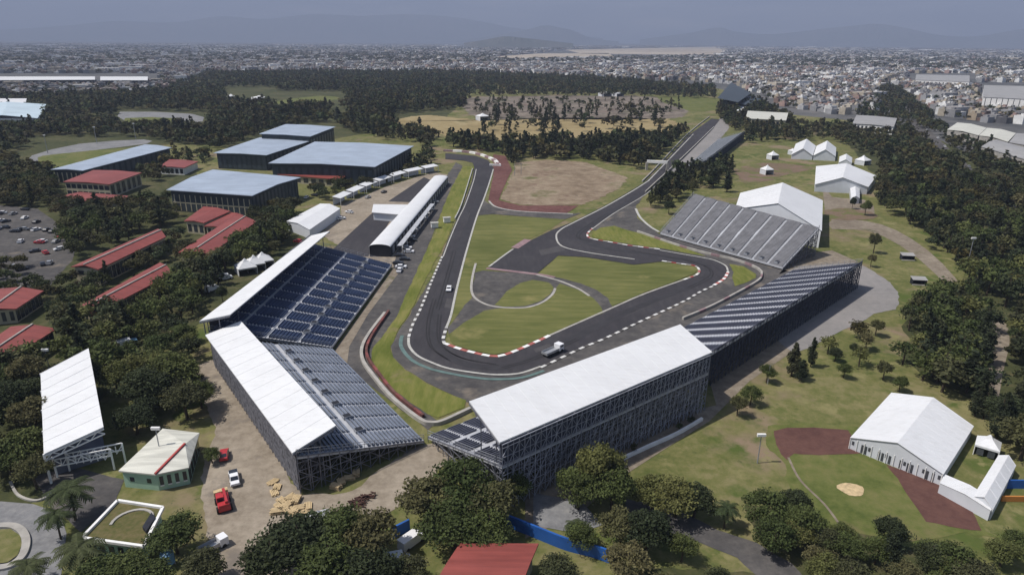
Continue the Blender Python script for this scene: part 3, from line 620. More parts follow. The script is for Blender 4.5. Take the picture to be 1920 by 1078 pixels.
hall('sports_hall', 'wide blue-roofed hall beside the red paved corner of the circuit', 'sports hall', [(503, 306), (703, 313), (776, 274), (590, 266)], 12, BR, DW, .8, 1.6, [(0, 1, 9.5, 14, .6, M['bluewall']), (1, 1, 9.5, 14, .6, M['bluewall'])])
hall('sports_hall', 'lower front half of the stepped blue-roofed hall', 'sports hall', [(400, 287), (500, 291), (590, 262), (487, 258)], 11, BR, DW, .4, 1.6, [(0, 1, 9, 10, .6, M['bluewall']), (1, 1, 9, 12, .6, M['bluewall'])])
hall('sports_hall', 'higher rear half of the stepped blue-roofed hall', 'sports hall', [(486, 251), (582, 256), (629, 238), (536, 233)], 15, BR, DW, .4, 1.4, [(0, 1, 12, 8, .6, M['bluewall']), (1, 1, 12, 9, .6, M['bluewall'])])
hall('sports_hall', 'long narrow blue-roofed hall by the green pitch at the woodland edge', 'sports hall', [(95, 318), (155, 320), (322, 277), (272, 271)], 8.5, BR, DW, .6, 1.4, [(0, .5, 6.5, 6, .25, M['cream'], 'column'), (1, .6, 7, 16, .6, M['bluewall'])])
RR, CW, WP = M['redroof'], M['cream'], M['white_paint']
blk = 'red-roofed blocks'
hall('red_roofed_block', 'long red-roofed block with dark windows and a pale end wall, by the car park', 'building', [(133, 500), (184, 505), (311, 444), (296, 429)], 6.5, RR, CW, 1.2, .8, [(1, .6, 5.2, 18, .86, M['glass']), (0, 3.6, 5, 2, .5)], blk, cap=M['concrete'])
hall('red_roofed_block', 'long red-roofed block half under trees beside the roofed navy-seat grandstand', 'building', [(150, 573), (170, 592), (325, 512), (300, 492)], 5, RR, CW, 1.0, .8, [(1, .6, 4, 18, .86), (0, 1, 3.6, 2, .5)], blk, cap=M['concrete'])
hall('red_roofed_block', 'red-roofed block with a white gutter end behind the white pagoda tents', 'building', [(334, 473), (392, 477), (482, 415), (440, 405)], 6, RR, CW, 1.1, .8, [(1, .6, 4.8, 14, .86), (0, 1, 4.4, 3, .5)], blk, cap=M['concrete'])
hall('red_roofed_block', 'short red-roofed block at the foot of the columned blue hall', 'building', [(345, 414), (382, 418), (432, 396), (382, 387)], 6, RR, CW, .6, .8, [(0, 1, 4.4, 3, .6), (1, 1, 4.4, 6, .6)], blk)
hall('red_roofed_block', 'small red-roofed annex with a cream wall, between two red roofs and the blue hall', 'building', [(382, 424), (420, 428), (460, 405), (432, 398)], 5, RR, CW, .5, .8, [(0, 1, 4, 3, .5), (1, 1, 4, 5, .5)], blk)
hall('red_roofed_block', 'red roof cut by the picture edge above a parked row, the upper of two', 'building', [(-60, 588), (30, 579), (82, 545), (0, 541)], 5, RR, CW, 1.0, .8, [(0, 1, 4, 5, .5), (1, .6, 4, 7, .86)], blk, cap=M['concrete'])
hall('red_roofed_block', 'red roof cut by the picture edge and ringed by trees, the lower of two', 'building', [(-60, 668), (35, 661), (106, 616), (20, 612)], 5, RR, CW, 1.0, .8, [(0, 1, 4, 5, .5), (1, .6, 4, 7, .86)], blk, cap=M['concrete'])
hall('red_roofed_block', 'two-storey red-roofed block with white bands before the long narrow blue hall', 'building', [(118, 341), (205, 346), (266, 324), (175, 319)], 8, RR, CW, .6, .8, [(0, 1, 3, 8, .75), (0, 4.5, 6.8, 8, .75), (1, 1, 6.8, 6, .6)], blk, parapet=None)
hall('red_roofed_block', 'low red roof in front of the two-storey red-roofed block', 'building', [(108, 372), (208, 380), (248, 368), (150, 360)], 4.5, RR, CW, .6, .8, [(0, 1, 3.4, 9, .6)], blk)
hall('red_roofed_block', 'small red roof with white eaves between the blue halls and the palms', 'building', [(297, 313), (345, 315), (372, 303), (318, 299)], 5, RR, WP, .5, .8, [(0, 1, 4, 5, .6)], blk)
hall('red_roofed_block', 'red roof tucked below the wide blue-roofed hall', 'building', [(520, 327), (640, 337), (660, 322), (560, 316)], 5, RR, CW, .5, .8, [(0, 1, 3.8, 8, .6)], blk)
hall('red_roofed_block', 'broad red roof at the bottom of the picture beside the blue hoarding', 'building', [(808, 1105), (975, 1105), (1010, 1018), (862, 1018)], 5, RR, CW, .3, .8, [(0, 1, 3.8, 6, .5)], blk)
# cream hip-roofed house with mint walls
q = [P(222, 882, 4.2), P(291, 889, 4.2), P(354, 876, 4.2), P(374, 811, 4.2), P(305, 803, 4.2)]; ap = P(347, 832, 5.6); ap2 = P(262, 851, 5.0)
c = centre(q); c.z = 0; root = empty('pavilion', 'cream sheet-roofed pavilion with a red hip line and mint walls', 'building', None, tuple(c)); off = -c
b = MB(); k = [c + (Vector((p.x, p.y, 0)) - c) * .93 for p in q]; b.prism([(p.x, p.y) for p in k], 0, 4.0); b.build('wall', M['mint'], root, off)
b = MB()
for i in range(5):
    b.poly([q[i], q[(i + 1) % 5], ap])
    b.poly([q[i], q[i] - Vector((0, 0, .3)), q[(i + 1) % 5] - Vector((0, 0, .3)), q[(i + 1) % 5]])
ro = b.build('roof', M['creamroof'], root, off)
b = MB(); b.bar(q[1] + Vector((0, 0, .1)), ap + Vector((0, 0, .1)), .4); b.build('hip_cap', M['red_paint'], ro)
panels(root, k[1], k[2], 1.2, 3.2, 4, M['glass'], fill=.5, out=(k[1] + k[2]) / 2 - c, off=off, sill=WP); panels(root, k[0], k[1], 1.6, 2.6, 2, M['glass'], fill=.25, out=(k[0] + k[1]) / 2 - c, off=off)
panels(root, k[2], k[3], .3, 3.4, 5, M['glass'], fill=.8, out=(k[2] + k[3]) / 2 - c, off=off)
# turf-roofed building with white parapet
r_ = hall('turf_roofed_building', 'low building with a turf roof, white parapet and mint walls', 'building', [(154, 1010), (270, 1026), (306, 953), (221, 940)], 3.6, M['greenroof'], M['mint'], 0, .5, [(0, .9, 2.4, 6, .55)], parapet=WP)
for lab, pts, m_ in (('skylight', [(285, 965), (292, 975), (275, 1000), (268, 992)], M['black']),):
    k = [P(x, y, 3.7) for x, y in pts]; b = MB(); b.prism([(p.x, p.y) for p in k], 3.62, 4.3); b.build(lab, m_, r_, -r_.location)
b = MB(); cc = P(247, 978, 3.66)
arc = [(cc.x + 3.4 * math.cos(a), cc.y + 3.4 * math.sin(a)) for a in np.linspace(.2, 3.4, 12)]
L_, R_ = offset_line(arc, .5)
for i in range(11): b.prism([R_[i], R_[i + 1], L_[i + 1], L_[i]], 3.62, 3.8)
b.build('roof_path', M['concrete'], r_, -r_.location)
# white-roofed stand on steel trusses, lower left
q = [P(82, 851, 7), P(194, 800, 9), P(166, 653, 11), P(76, 700, 9)]; c = centre(q); c.z = 0
root = empty('small_grandstand', 'old white-roofed stand on white trusses among the trees, behind the pavilion', 'grandstand', None, tuple(c)); off = -c
b = MB(); b.slab(q, .3)
for i in range(9): b.bar(Vector(lerp(q[0], q[3], i / 8)), Vector(lerp(q[1], q[2], i / 8)), .09)
b.build('roof', M['white_fabric'], root, off)
b = MB(); k = [c + (Vector((p.x, p.y, 0)) - c) * .86 for p in q]; b.prism([(p.x, p.y) for p in k], 0, [5.5, 1.5, 1.5, 5.5]); b.build('seating', M['seat_slate'], root, off)
for t in (0, .25, .5, .75, 1):
    a = Vector(lerp(q[0], q[3], t)); d = Vector(lerp(q[1], q[2], t)); b = MB()
    for (p0, p1) in ((a - Vector((0, 0, .5)), d - Vector((0, 0, .5))), (a - Vector((0, 0, 1.6)), d - Vector((0, 0, 1.6)))): b.bar(p0, p1, .25)
    for i in range(8):
        p0 = Vector(lerp(a, d, i / 8)) - Vector((0, 0, .5 if i % 2 else 1.6)); p1 = Vector(lerp(a, d, (i + 1) / 8)) - Vector((0, 0, 1.6 if i % 2 else .5)); b.bar(p0, p1, .16)
    b.bar((a.x, a.y, 0), a, .35); b.build('truss', WP, root, off)
q = [P(108, 895), P(215, 880)]
root = empty('truss_frame', 'white steel truss gantry below the old white-roofed stand', 'gantry', None, (q[0].x, q[0].y, 0)); off = -Vector((q[0].x, q[0].y, 0))
a, d = q; w_ = Vector((1.2, 2.2, 0))
for o_ in (Vector(), w_):
    b = MB()
    for z in (2.6, 4.2): b.bar(a + o_ + Vector((0, 0, z)), d + o_ + Vector((0, 0, z + .8)), .22)
    for i in range(8):
        p0 = a + o_ + (d - a) * (i / 8); p1 = a + o_ + (d - a) * ((i + 1) / 8)
        b.bar(p0 + Vector((0, 0, 2.6 if i % 2 else 4.2)), p1 + Vector((0, 0, 4.6 if i % 2 else 3.0)), .16); b.bar(p0 + Vector((0, 0, 2.6)), p0 + Vector((0, 0, 4.4)), .14)
    b.build('truss', WP, root, off)
for p in (a, a + w_, d, d + w_):
    b = MB(); b.bar((p.x, p.y, 0), (p.x, p.y, 5), .28); b.build('post', WP, root, off)
def mast(name, label, cat, px, py, h, wid, lamp=True, arms=0, lean=(0, 0), group=None, mat=M['steel']):
    p = P(px, py); root = empty(name, label, cat, group, tuple(p)); b = MB(); b.cyl((lean[0] / 2, lean[1] / 2, h / 2), wid / 2, h, 8, r2=wid / 3); b.build('pole', mat, root)
    if lamp:
        b = MB(); b.box((0, 0, h), (1.8, .5, .5)); b.bar((-.9, 0, h - .4), (.9, 0, h - .4), .15); b.build('lamp_head', M['white_paint'], root)
    return root
# ------------------------------------------------------------------ tents
TW, TS = M['tent_white'], M['tent_wall']
def gable_tent(name, label, px, ridge, ze, group=None, cat='tent', door=None, wall=TS, seams=8, zr=None, windows=None):
    """px eave corners near-left, near-right, far-right, far-left; the ridge runs from the middle of the near side to the middle of the far side; ridge = image rows of its two ends"""
    q = [P(x, y, ze) for x, y in px]; c = centre(q); c.z = 0
    keep(q, 2)
    root = empty(name, label, cat, group, tuple(c)); off = -c
    m0 = (q[0] + q[1]) / 2; m1 = (q[3] + q[2]) / 2
    z0 = HZ(m0, ridge[0]) if zr is None else zr; z1 = HZ(m1, ridge[1]) if zr is None else zr; zz = (z0 + z1) / 2
    r0 = Vector((m0.x, m0.y, zz)); r1 = Vector((m1.x, m1.y, zz))
    b = MB(); b.slab([q[0], r0, r1, q[3]], .12); b.slab([r0, q[1], q[2], r1], .12)
    for i in range(seams + 1):
        t = i / seams; u_ = Vector((0, 0, .0)); b.bar(Vector(lerp(q[0], q[3], t)) + u_, Vector(lerp(r0, r1, t)) + u_, .09); b.bar(Vector(lerp(q[1], q[2], t)) + u_, Vector(lerp(r0, r1, t)) + u_, .09)
    b.build('roof', TW, root, off)
    k = [c + (p - c) * .985 for p in q]
    for i in range(4):
        a, d = k[i], k[(i + 1) % 4]; b = MB(); pts = [(a.x, a.y, 0), (d.x, d.y, 0), (d.x, d.y, ze - .08), (a.x, a.y, ze - .08)]
        if i == 0: pts.insert(3, (r0.x + (c.x - r0.x) * .015, r0.y + (c.y - r0.y) * .015, zz - .2))
        if i == 2: pts.insert(3, (r1.x + (c.x - r1.x) * .015, r1.y + (c.y - r1.y) * .015, zz - .2))
        b.poly(pts); b.build('side_sheet', wall, root, off)
    if door:
        panels(root, k[0], k[1], .1, door[1], door[0], M['tent_panel'], 'door_panel', door[2], .06, k[0] + (k[1] - k[0]) / 2 - centre(k), off)
    return root, k, off
rt, k, off = gable_tent('marquee', 'largest white marquee, with glazed front, on the clay of the ball field', [(1594, 820), (1769, 889), (1826, 799), (1671, 736)], (831, 744), 2.9, seams=10)
cc = centre(k)
for i, t in enumerate([.02, .13, .17, .21, .32, .36, .40, .44, .56, .60, .64, .68, .8, .84, .9, .96]):
    d = k[1] - k[0]; a = k[0] + d * t
    panels(rt, a, a + d * .03, .25 if i % 3 else 1.3, 2.2, 1, M['tent_panel'], 'door_panel', .9, .06, (k[0] + k[1]) / 2 - cc, off)
for i in range(13):
    a = k[0] + (k[1] - k[0]) * (i / 12); b = MB(); nrm = ((k[0] + k[1]) / 2 - cc).normalized() * .1; nrm.z = 0; b.bar((a.x + nrm.x, a.y + nrm.y, 0), (a.x + nrm.x, a.y + nrm.y, 2.85), .16); b.build('frame_post', M['white_paint'], rt, off)
gable_tent('marquee', 'narrow white marquee wing right of the small grassy court', [(1824, 930), (1862, 955), (1905, 873), (1872, 853)], (938, 860), 2.6, seams=5, zr=3.9)
gable_tent('marquee', 'low white link tent between the largest marquee and its wing', [(1762, 905), (1858, 957), (1866, 938), (1771, 889)], (895, 890), 2.4, seams=6, zr=2.9)
def pagoda(label, px, py, s, h=5.0, eave=2.6, rz=.5, group=None, panel=False, name='pagoda_tent'):
    p = P(px, py); root = empty(name, label, 'tent', group, tuple(p), rz); b = MB()
    prof = [(s / 2, eave), (s * .33, eave + (h - eave) * .28), (s * .14, eave + (h - eave) * .6), (.06, h)]
    ring = [[(r * math.sqrt(2) * math.cos(math.pi / 4 + j * math.pi / 2), r * math.sqrt(2) * math.sin(math.pi / 4 + j * math.pi / 2), z) for j in range(4)] for r, z in prof]
    for a, c_ in zip(ring, ring[1:]):
        for j in range(4): b.poly([a[j], a[(j + 1) % 4], c_[(j + 1) % 4], c_[j]])
    for j in range(4): b.poly([ring[0][j], ring[0][(j + 1) % 4], tuple(ring[0][(j + 1) % 4][:2]) + (eave - .45,), tuple(ring[0][j][:2]) + (eave - .45,)])
    b.build('roof', TW, root)
    for j in range(4):
        x, y = (s / 2 - .1) * (1 if j in (0, 3) else -1), (s / 2 - .1) * (1 if j < 2 else -1); b = MB(); b.bar((x, y, 0), (x, y, eave), .14); b.build('leg', M['white_paint'], root)
    b = MB(); k_ = s / 2 - .15; b.poly([(-k_, k_, 0), (k_, k_, 0), (k_, k_, eave - .1), (-k_, k_, eave - .1)]); b.poly([(k_, -k_, 0), (k_, k_, 0), (k_, k_, eave - .1), (k_, -k_, eave - .1)]); b.poly([(-k_, -k_, 0), (-k_, k_, 0), (-k_, k_, eave - .1), (-k_, -k_, eave - .1)]); b.build('side_sheet', TS, root)
    if panel:
        for x in (-k_ * .5, k_ * .45): b = MB(); b.box((x, -k_ + .05, 1.1), (k_ * .6, .08, 1.6)); b.build('door_panel', M['tent_panel'], root)
    return root
pagoda('small white pagoda tent with dark doors behind the grassy court of the marquee', 1848, 850, 4.6, 4.8, rz=R(-38), panel=True)
pagoda('upper of two small white pagoda tents alone on the green', 1448, 299, 6.5, 6.5, 3.6, rz=.3)
pagoda('lower of two small white pagoda tents alone on the green', 1437, 327, 6.5, 6.5, 3.6, rz=.3)
for lab, x, y in (('white pagoda tent behind the roofed navy-seat stand, the one nearest the trees', 462, 512), ('white pagoda tent behind the roofed navy-seat stand, middle of three', 478, 505), ('white pagoda tent behind the roofed navy-seat stand, the one nearest its roof', 494, 499)):
    pagoda(lab, x, y, 7, 6, 3, rz=.6)
pagoda('white tent peeping through the trees beside the timber pile', 598, 992, 4.5, 4.2, 2.4, rz=.4)
# peaked tent behind the broad grey stand
q = [P(1378, 391, 9), P(1540, 434, 9), P(1543, 375, 9), P(1388, 360, 9)]
gable_tent('marquee', 'big white peaked tent rising behind the broad grey stand', [(1378, 392), (1541, 433), (1543, 376), (1388, 362)], (394, 340), 8, zr=15.5, seams=10)
gable_tent('marquee', 'wide white tent with a bluish end beyond the big peaked tent', [(1528, 346), (1628, 351), (1644, 330), (1530, 312)], (312, 303), 4.5, zr=9.5, seams=8)
gable_tent('marquee', 'small white porch tent before the wide white tent', [(1596, 372), (1612, 372), (1612, 352), (1594, 352)], (360, 345), 3.2, zr=4.5, seams=3)
gable_tent('marquee', 'narrow white link tent behind the wide white tent', [(1573, 305), (1597, 307), (1598, 296), (1574, 294)], (296, 290), 4, zr=6.5, seams=3)
pagoda('white pagoda tent right of the link tent, at the edge of the wood', 1617, 309, 8, 7, 3.6)
gable_tent('marquee', 'left half of the twin-peaked white tent at the far edge of the green', [(1484, 290), (1524, 292), (1530, 274), (1492, 270)], (275, 264), 3.5, zr=8.5, seams=4)
gable_tent('marquee', 'right half of the twin-peaked white tent at the far edge of the green', [(1525, 292), (1567, 294), (1568, 277), (1531, 274)], (276, 265), 3.5, zr=8.5, seams=4)
pagoda('white cube tent at the end of the twin-peaked tent', 1485, 290, 5, 5, 3.2)
gable_tent('marquee', 'flat white tent among cars behind the roofed navy-seat stand', [(537, 415), (580, 431), (638, 391), (600, 382)], (0, 0), 4.5, zr=5.6, seams=6)
# long arched pavilion between the yard and the paddock lane
a, d = P(713, 482), P(827, 345); ax = (d - a).normalized(); nx = Vector((ax.y, -ax.x, 0)); L = (d - a).length; hw = 4.5
root = empty('arched_pavilion', 'long white arched pavilion with dark glazed side along the paddock lane', 'pavilion', None, tuple(a)); off = -a
b = MB(); N = 10
for seg in range(12):
    for j in range(N):
        a0, a1 = math.pi * j / N, math.pi * (j + 1) / N
        f = lambda s_, an: a + ax * (L * s_ / 12) + nx * (hw * math.cos(an)) + Vector((0, 0, 4.4 + 1.1 * math.sin(an)))
        b.poly([f(seg, a0), f(seg + 1, a0), f(seg + 1, a1), f(seg, a1)])
    b.bar(f(seg, a0), f(seg, a1), .2)
b.build('roof', TW, root, off)
for sgn, m_ in ((1, M['black']), (-1, TS)):
    b = MB(); p0 = a + nx * hw * sgn * .97; p1 = p0 + ax * L; b.poly([(p0.x, p0.y, 0), (p1.x, p1.y, 0), (p1.x, p1.y, 4.4), (p0.x, p0.y, 4.4)]); b.build('side_wall', m_, root, off)
p0 = a + nx * hw; panels(root, p0 + ax * 2, p0 + ax * (L - 2), .6, 3.6, 22, M['steel'], 'window', .5, .05, nx, off)
b = MB(); t0_ = a + nx * hw; q_ = [t0_ + nx * 1.4 + ax * 6, t0_ + nx * 3.6 + ax * 6, t0_ + nx * 3.6 + ax * (L * .55), t0_ + nx * 1.4 + ax * (L * .55)]; b.slab([Vector((p.x, p.y, 3.4)) for p in q_], .25); b.build('terrace', M['deck_light'], root, off)
for i in range(9):
    for o_ in (3.5,): p = t0_ + nx * o_ + ax * (6 + (L * .55 - 6) * i / 8); b = MB(); b.bar((p.x, p.y, 0), (p.x, p.y, 4.4), .2); b.build('terrace_post', M['white_paint'], root, off)
b = MB(); pts = [a + nx * (hw * .97 * math.cos(t)) + Vector((0, 0, 4.3 + 1.0 * math.sin(t))) for t in np.linspace(0, math.pi, 11)] + [a - nx * hw * .97, a + nx * hw * .97]; b.poly([p + ax * .2 for p in pts]); b.build('opening_shade', M['black'], root, off)  # black sheet stands in for the shade inside the arch opening
q = [P(697, 398, 4.2), P(757, 403, 4.2), P(768, 384, 4.2), P(700, 383, 4.2)]; c = centre(q); c.z = 0
root = empty('side_wing', 'flat white wing joining the long arched pavilion from the yard', 'pavilion', None, tuple(c)); off = -c
b = MB(); b.slab(q, .3); b.build('roof', TW, root, off); b = MB(); b.prism([(p.x, p.y) for p in [c + (Vector((p.x, p.y, 0)) - c) * .92 for p in q]], 0, 3.6); b.build('wall', TS, root, off)
pts = smooth([G(632, 386), G(668, 368), G(705, 352), G(760, 334), G(822, 321)], 4); pts = resample(pts, 17)
for i in range(len(pts) - 1):
    p, n_ = pts[i], pts[i + 1]; ang = math.atan2(n_[1] - p[1], n_[0] - p[0]); Ln = math.dist(p, n_) * .86
    if Ln < 6: continue
    root = empty('awning_tent', 'white awning tent in the row along the back of the dirt yard', 'tent', 'awning tents along the dirt yard', (p[0], p[1], 0), ang)
    b = MB(); b.slab([(0, -2.4, 4.2), (Ln, -2.4, 4.2), (Ln, 2.4, 5.0), (0, 2.4, 5.0)], .2); b.build('roof', TW, root)
    b = MB(); b.poly([(0, 2.2, 0), (Ln, 2.2, 0), (Ln, 2.2, 4.8), (0, 2.2, 4.8)]); b.build('side_sheet', TS, root)
    for x in (.2, Ln - .2): b = MB(); b.bar((x, -2.2, 0), (x, -2.2, 4.2), .2); b.build('leg', M['white_paint'], root)

# ------------------------------------------------------------------ smaller built things
def wall_line(name, label, cat, px, w, h, mats, step=None, sm=5, group=None):
    o = ribbon(name, px, w, 0.02, mats, step=step, sm=sm, hgt=h, kind=None); return tag(o, label, cat, group)
RB = [M['redpave'], M['redpave'], plain('dull red barrier', (.2, .06, .055), .7, .3, .3, .4)]
wall_line('safety_barrier', 'red and faded pink safety barrier curving round the grass below the navy-seat stand', 'barrier', [(729, 586), (702, 625), (688, 654), (690, 674), (707, 699), (735, 735), (763, 760), (794, 784)], .7, 1.0, RB, 3)
wall_line('concrete_barrier', 'pale concrete barrier running behind the red safety barrier to the tall stand', 'barrier', [(722, 590), (693, 628), (679, 656), (681, 680), (700, 708), (728, 742), (757, 768), (790, 792), (806, 797), (830, 794), (882, 770)], .9, 1.0, M['concrete'])
wall_line('concrete_barrier', 'thin pale barrier with red marks round the verge below the broad grey stand', 'barrier', [(1195, 436), (1290, 468), (1380, 490), (1421, 506), (1428, 518), (1420, 530), (1380, 553), (1330, 579), (1280, 600)], .7, 1.0, [M['concrete'], M['concrete'], M['concrete'], M['pinkpave']], 4)
wall_line('concrete_barrier', 'pale wall along the left side of the long straight, near the pavilion', 'barrier', [(886, 318), (866, 383), (853, 412)], .5, .9, M['line'])
wall_line('tyre_wall', 'pink and white tyre wall at the far end of the left straight', 'barrier', [(832, 284), (870, 286), (898, 291), (922, 300), (936, 311)], 2.2, 1.5, [M['pinkpave'], M['white_paint']], 8)
wall_line('tyre_wall', 'short white wall wedge at the red paved corner', 'barrier', [(918, 297), (930, 303), (938, 312), (918, 311)], 1.2, 1.4, M['white_paint'], sm=0)
wall_line('concrete_barrier', 'pale parapet along the near side of the long straight to the conifers', 'barrier', [(1210, 362), (1240, 334), (1292, 285), (1338, 240)], .6, 1.1, M['concrete'])
wall_line('concrete_barrier', 'pale parapet along the far side of the long straight', 'barrier', [(1204, 342), (1228, 318), (1290, 252), (1330, 220)], .6, 1.1, M['concrete'])
wall_line('concrete_wall', 'white edging wall at the foot of the tall scaffolded stand', 'wall', [(1168, 862), (1215, 840), (1270, 815), (1316, 788)], .6, .8, M['white_paint'])
wall_line('hoarding', 'bright blue hoarding at the bottom beside the broad red roof', 'fence', [(948, 985), (1000, 1006), (1060, 1030), (1110, 1043), (1152, 1058)], .4, 2.6, M['bluefence'])
wall_line('hoarding', 'short dark blue hoarding half hidden by the big round trees', 'fence', [(735, 1010), (768, 993)], .4, 2.4, M['bluefence'])
wall_line('planter_ring', 'pale ring wall of the round planter cut by the picture edge', 'planter', [(-10, 988), (25, 988), (44, 1000), (50, 1020), (42, 1045), (20, 1062), (-10, 1068)], 1.3, .5, M['concrete'])
wall_line('kerb_wall', 'pale curved kerb of the plaza island beside the service road', 'kerb', [(20, 905), (35, 930), (70, 940), (100, 925)], .5, .4, M['concrete'])
sheet('planter_bed', [(-20, 995), (20, 993), (38, 1005), (42, 1022), (34, 1042), (15, 1056), (-20, 1060)], .3, M['grass'], 1)
# pedestrian bridge
a, d = P(1212, 319), P(1250, 321); root = empty('footbridge', 'white footbridge crossing the long straight', 'bridge', None, tuple(a)); b = MB(); b.bar(a - a + Vector((0, 0, 6)), d - a + Vector((0, 0, 6)), 1.8); b.build('deck', M['white_paint'], root)
for p in (a, d): b = MB(); b.box((p.x - a.x, p.y - a.y, 2.7), (1.4, 2.4, 5.4)); b.build('pier', M['concrete'], root)
# far buildings and landmark roofs
hall('long_stand', 'long thin white roof far at the picture edge, the longer of two', 'grandstand', [(-60, 151), (178, 150), (178, 144), (-60, 144)], 12, M['white_fabric'], M['black'], 0, 2)
hall('long_stand', 'short thin white roof far away, to the right of the longer one', 'grandstand', [(188, 151), (277, 151), (277, 144), (188, 144)], 12, M['white_fabric'], M['black'], 0, 2)
hall('arena', 'pale blue vaulted arena roof at the picture edge above the woodland', 'arena', [(-60, 222), (70, 222), (92, 196), (-60, 196)], 9, plain('pale blue roof', (.5, .6, .66), .5, .3, .1, .05), M['white_paint'], 3, 1.5)
hall('arena_block', 'white flat block behind the pale blue arena', 'building', [(-60, 194), (48, 193), (50, 185), (-60, 185)], 9, M['white_fabric'], M['white_paint'], 0, 1)
hall('warehouse', 'row of white apartment blocks with dark gaps by the far right edge', 'building', [(1843, 182), (2000, 190), (2000, 164), (1845, 160)], 17, M['greyroof'], M['white_paint'], 0, .5, [(0, 2, 16, 14, .12)])
hall('warehouse', 'long low white block with square bays beyond the avenue', 'building', [(1716, 150), (1818, 154), (1818, 142), (1718, 140)], 13, M['greyroof'], M['white_paint'], 0, .5, [(0, 3, 10, 14, .3)])
for i, (lab, qx) in enumerate((('pale scalloped warehouse roof across the avenue, the one nearest the trees', [(1776, 243), (1835, 254), (1850, 240), (1795, 230)]), ('pale scalloped warehouse roof across the avenue, second from the trees', [(1836, 254), (1890, 266), (1905, 250), (1851, 240)]), ('grey warehouse roof across the avenue reaching the picture edge', [(1892, 267), (1990, 290), (1995, 262), (1906, 250)]), ('low grey warehouse in front of the scalloped roofs', [(1840, 275), (1960, 310), (1975, 292), (1868, 262)]))):
    hall('warehouse', lab, 'warehouse', qx, 8, M['greyroof'] if i > 1 else M['creamroof'], M['concrete'], 1.2, .6)
hall('school', 'long pale building with a grey roof between wood and houses', 'building', [(1598, 232), (1676, 238), (1682, 222), (1606, 216)], 8, M['greyroof'], M['white_paint'], .6, .6, [(0, 1.5, 6.5, 10, .5)])
hall('school', 'cream building with a flat pale roof behind the conifers of the long straight', 'building', [(1398, 222), (1474, 226), (1478, 212), (1402, 208)], 10, M['creamroof'], M['cream'], 0, .6, [(0, 1.5, 8, 8, .5)])
hall('shed', 'white sheet leaning roof beside the cream building', 'shed', [(1378, 213), (1392, 217), (1402, 198), (1388, 195)], 6, M['white_fabric'], M['steel'], 0, .6)
for lab, x, y, s_ in (('white round-roofed tent far beyond the sand lot, beside a cream gable', 1158, 181, 14), ('white pavilion with a cream gable far beyond the sand lot', 1134, 181, 16), ('white pavilion among the far woodland, the larger of two', 487, 190, 20), ('white pavilion among the far woodland, the smaller of two', 434, 187, 10), ('white marquee far left of the sand lot at the wood edge', 905, 226, 12)):
    pagoda(lab, x, y, s_, 8, 5, name='far_pavilion')
# timber and scrap by the corner of the stand
pile = 'timber stacks beside the scaffolding'
spots = [(512, 905), (520, 915), (515, 925), (528, 940), (540, 948), (533, 958), (548, 962), (560, 955), (571, 962), (578, 950), (556, 940), (545, 935), (524, 950), (640, 905), (655, 898), (668, 890), (630, 915), (520, 962)]
for i, (x, y) in enumerate(spots):
    p = P(x, y); root = empty('timber_stack', 'pale timber stack on the dirt by the scaffolding corner' if x < 600 else 'pale timber stack along the end of the scaffolding', 'timber', pile + (' corner' if x < 600 else ' end'), tuple(p), random.uniform(0, 3))
    n_ = random.randint(2, 4)
    for k in range(n_):
        b = MB()
        for j in range(5): b.box((random.uniform(-.1, .1), -.6 + j * .3, .14 + k * .22), (random.uniform(1.8, 2.6), .24, .12))
        for xx in (-.7, .7): b.box((xx, 0, .05 + k * .22), (.1, 1.4, .08))
        b.build('pallet', M['timber'], root)
for i, (x, y) in enumerate([(690, 932), (680, 938), (668, 942), (675, 948)]):
    p = P(x, y); b = MB()
    for j in range(14): b.bar((random.uniform(-1.6, 1.6), random.uniform(-.8, .8), random.uniform(.1, .7)), (random.uniform(-1.6, 1.6), random.uniform(-.8, .8), random.uniform(.1, .9)), .18)
    tag(b.build('scrap_heap', M['rust'], None, p), 'dark reddish scrap heap under the trees on the dirt road', 'scrap', 'scrap heaps on the dirt road')
# masts
mast('light_mast', 'tall white light mast on the grass before the ball field', 'mast', 1420, 868, 7, .28)
mast('light_mast', 'slim pale pole beside the bush at the end of the tan path', 'mast', 1439, 720, 5.5, .22, False)
mast('light_mast', 'tall lattice mast rising from the wood beyond the green', 'mast', 1813, 500, 12, .35)
mast('crane_mast', 'dark thin mast beside the cream pavilion', 'mast', 305, 872, 9, .3)
mast('crane_mast', 'pale mast standing at the top of the old white-roofed stand', 'mast', 95, 700, 7, .25)
for lab, x, y in (('pale mast by the green pitch, the one nearest the long hall', 255, 262), ('pale mast by the green pitch, at its far end', 182, 270), ('pale mast by the green pitch, next to the woodland', 90, 288)): mast('light_mast', lab, 'mast', x, y, 14, .5)
for lab, x, y in (('pale slim post on the sand lot edge beside the red paving', 965, 330), ('second pale slim post on the sand lot edge', 977, 328)): mast('flag_post', lab, 'mast', x, y, 8, .35, False)
for lab, x, y in (('white gate post pair on the track verge by the pavilion', 815, 428), ('white board on the verge opposite the pavilion', 838, 418)):
    p = P(x, y); root = empty('marshal_post', lab, 'marshal post', None, tuple(p), .3); b = MB(); b.box((0, 0, 1.5), (3.2, 2, 2.2)); b.build('cabin', M['white_paint'], root); b = MB(); b.box((0, 0, 2.75), (3.8, 2.6, .2)); b.build('roof', M['line'], root)
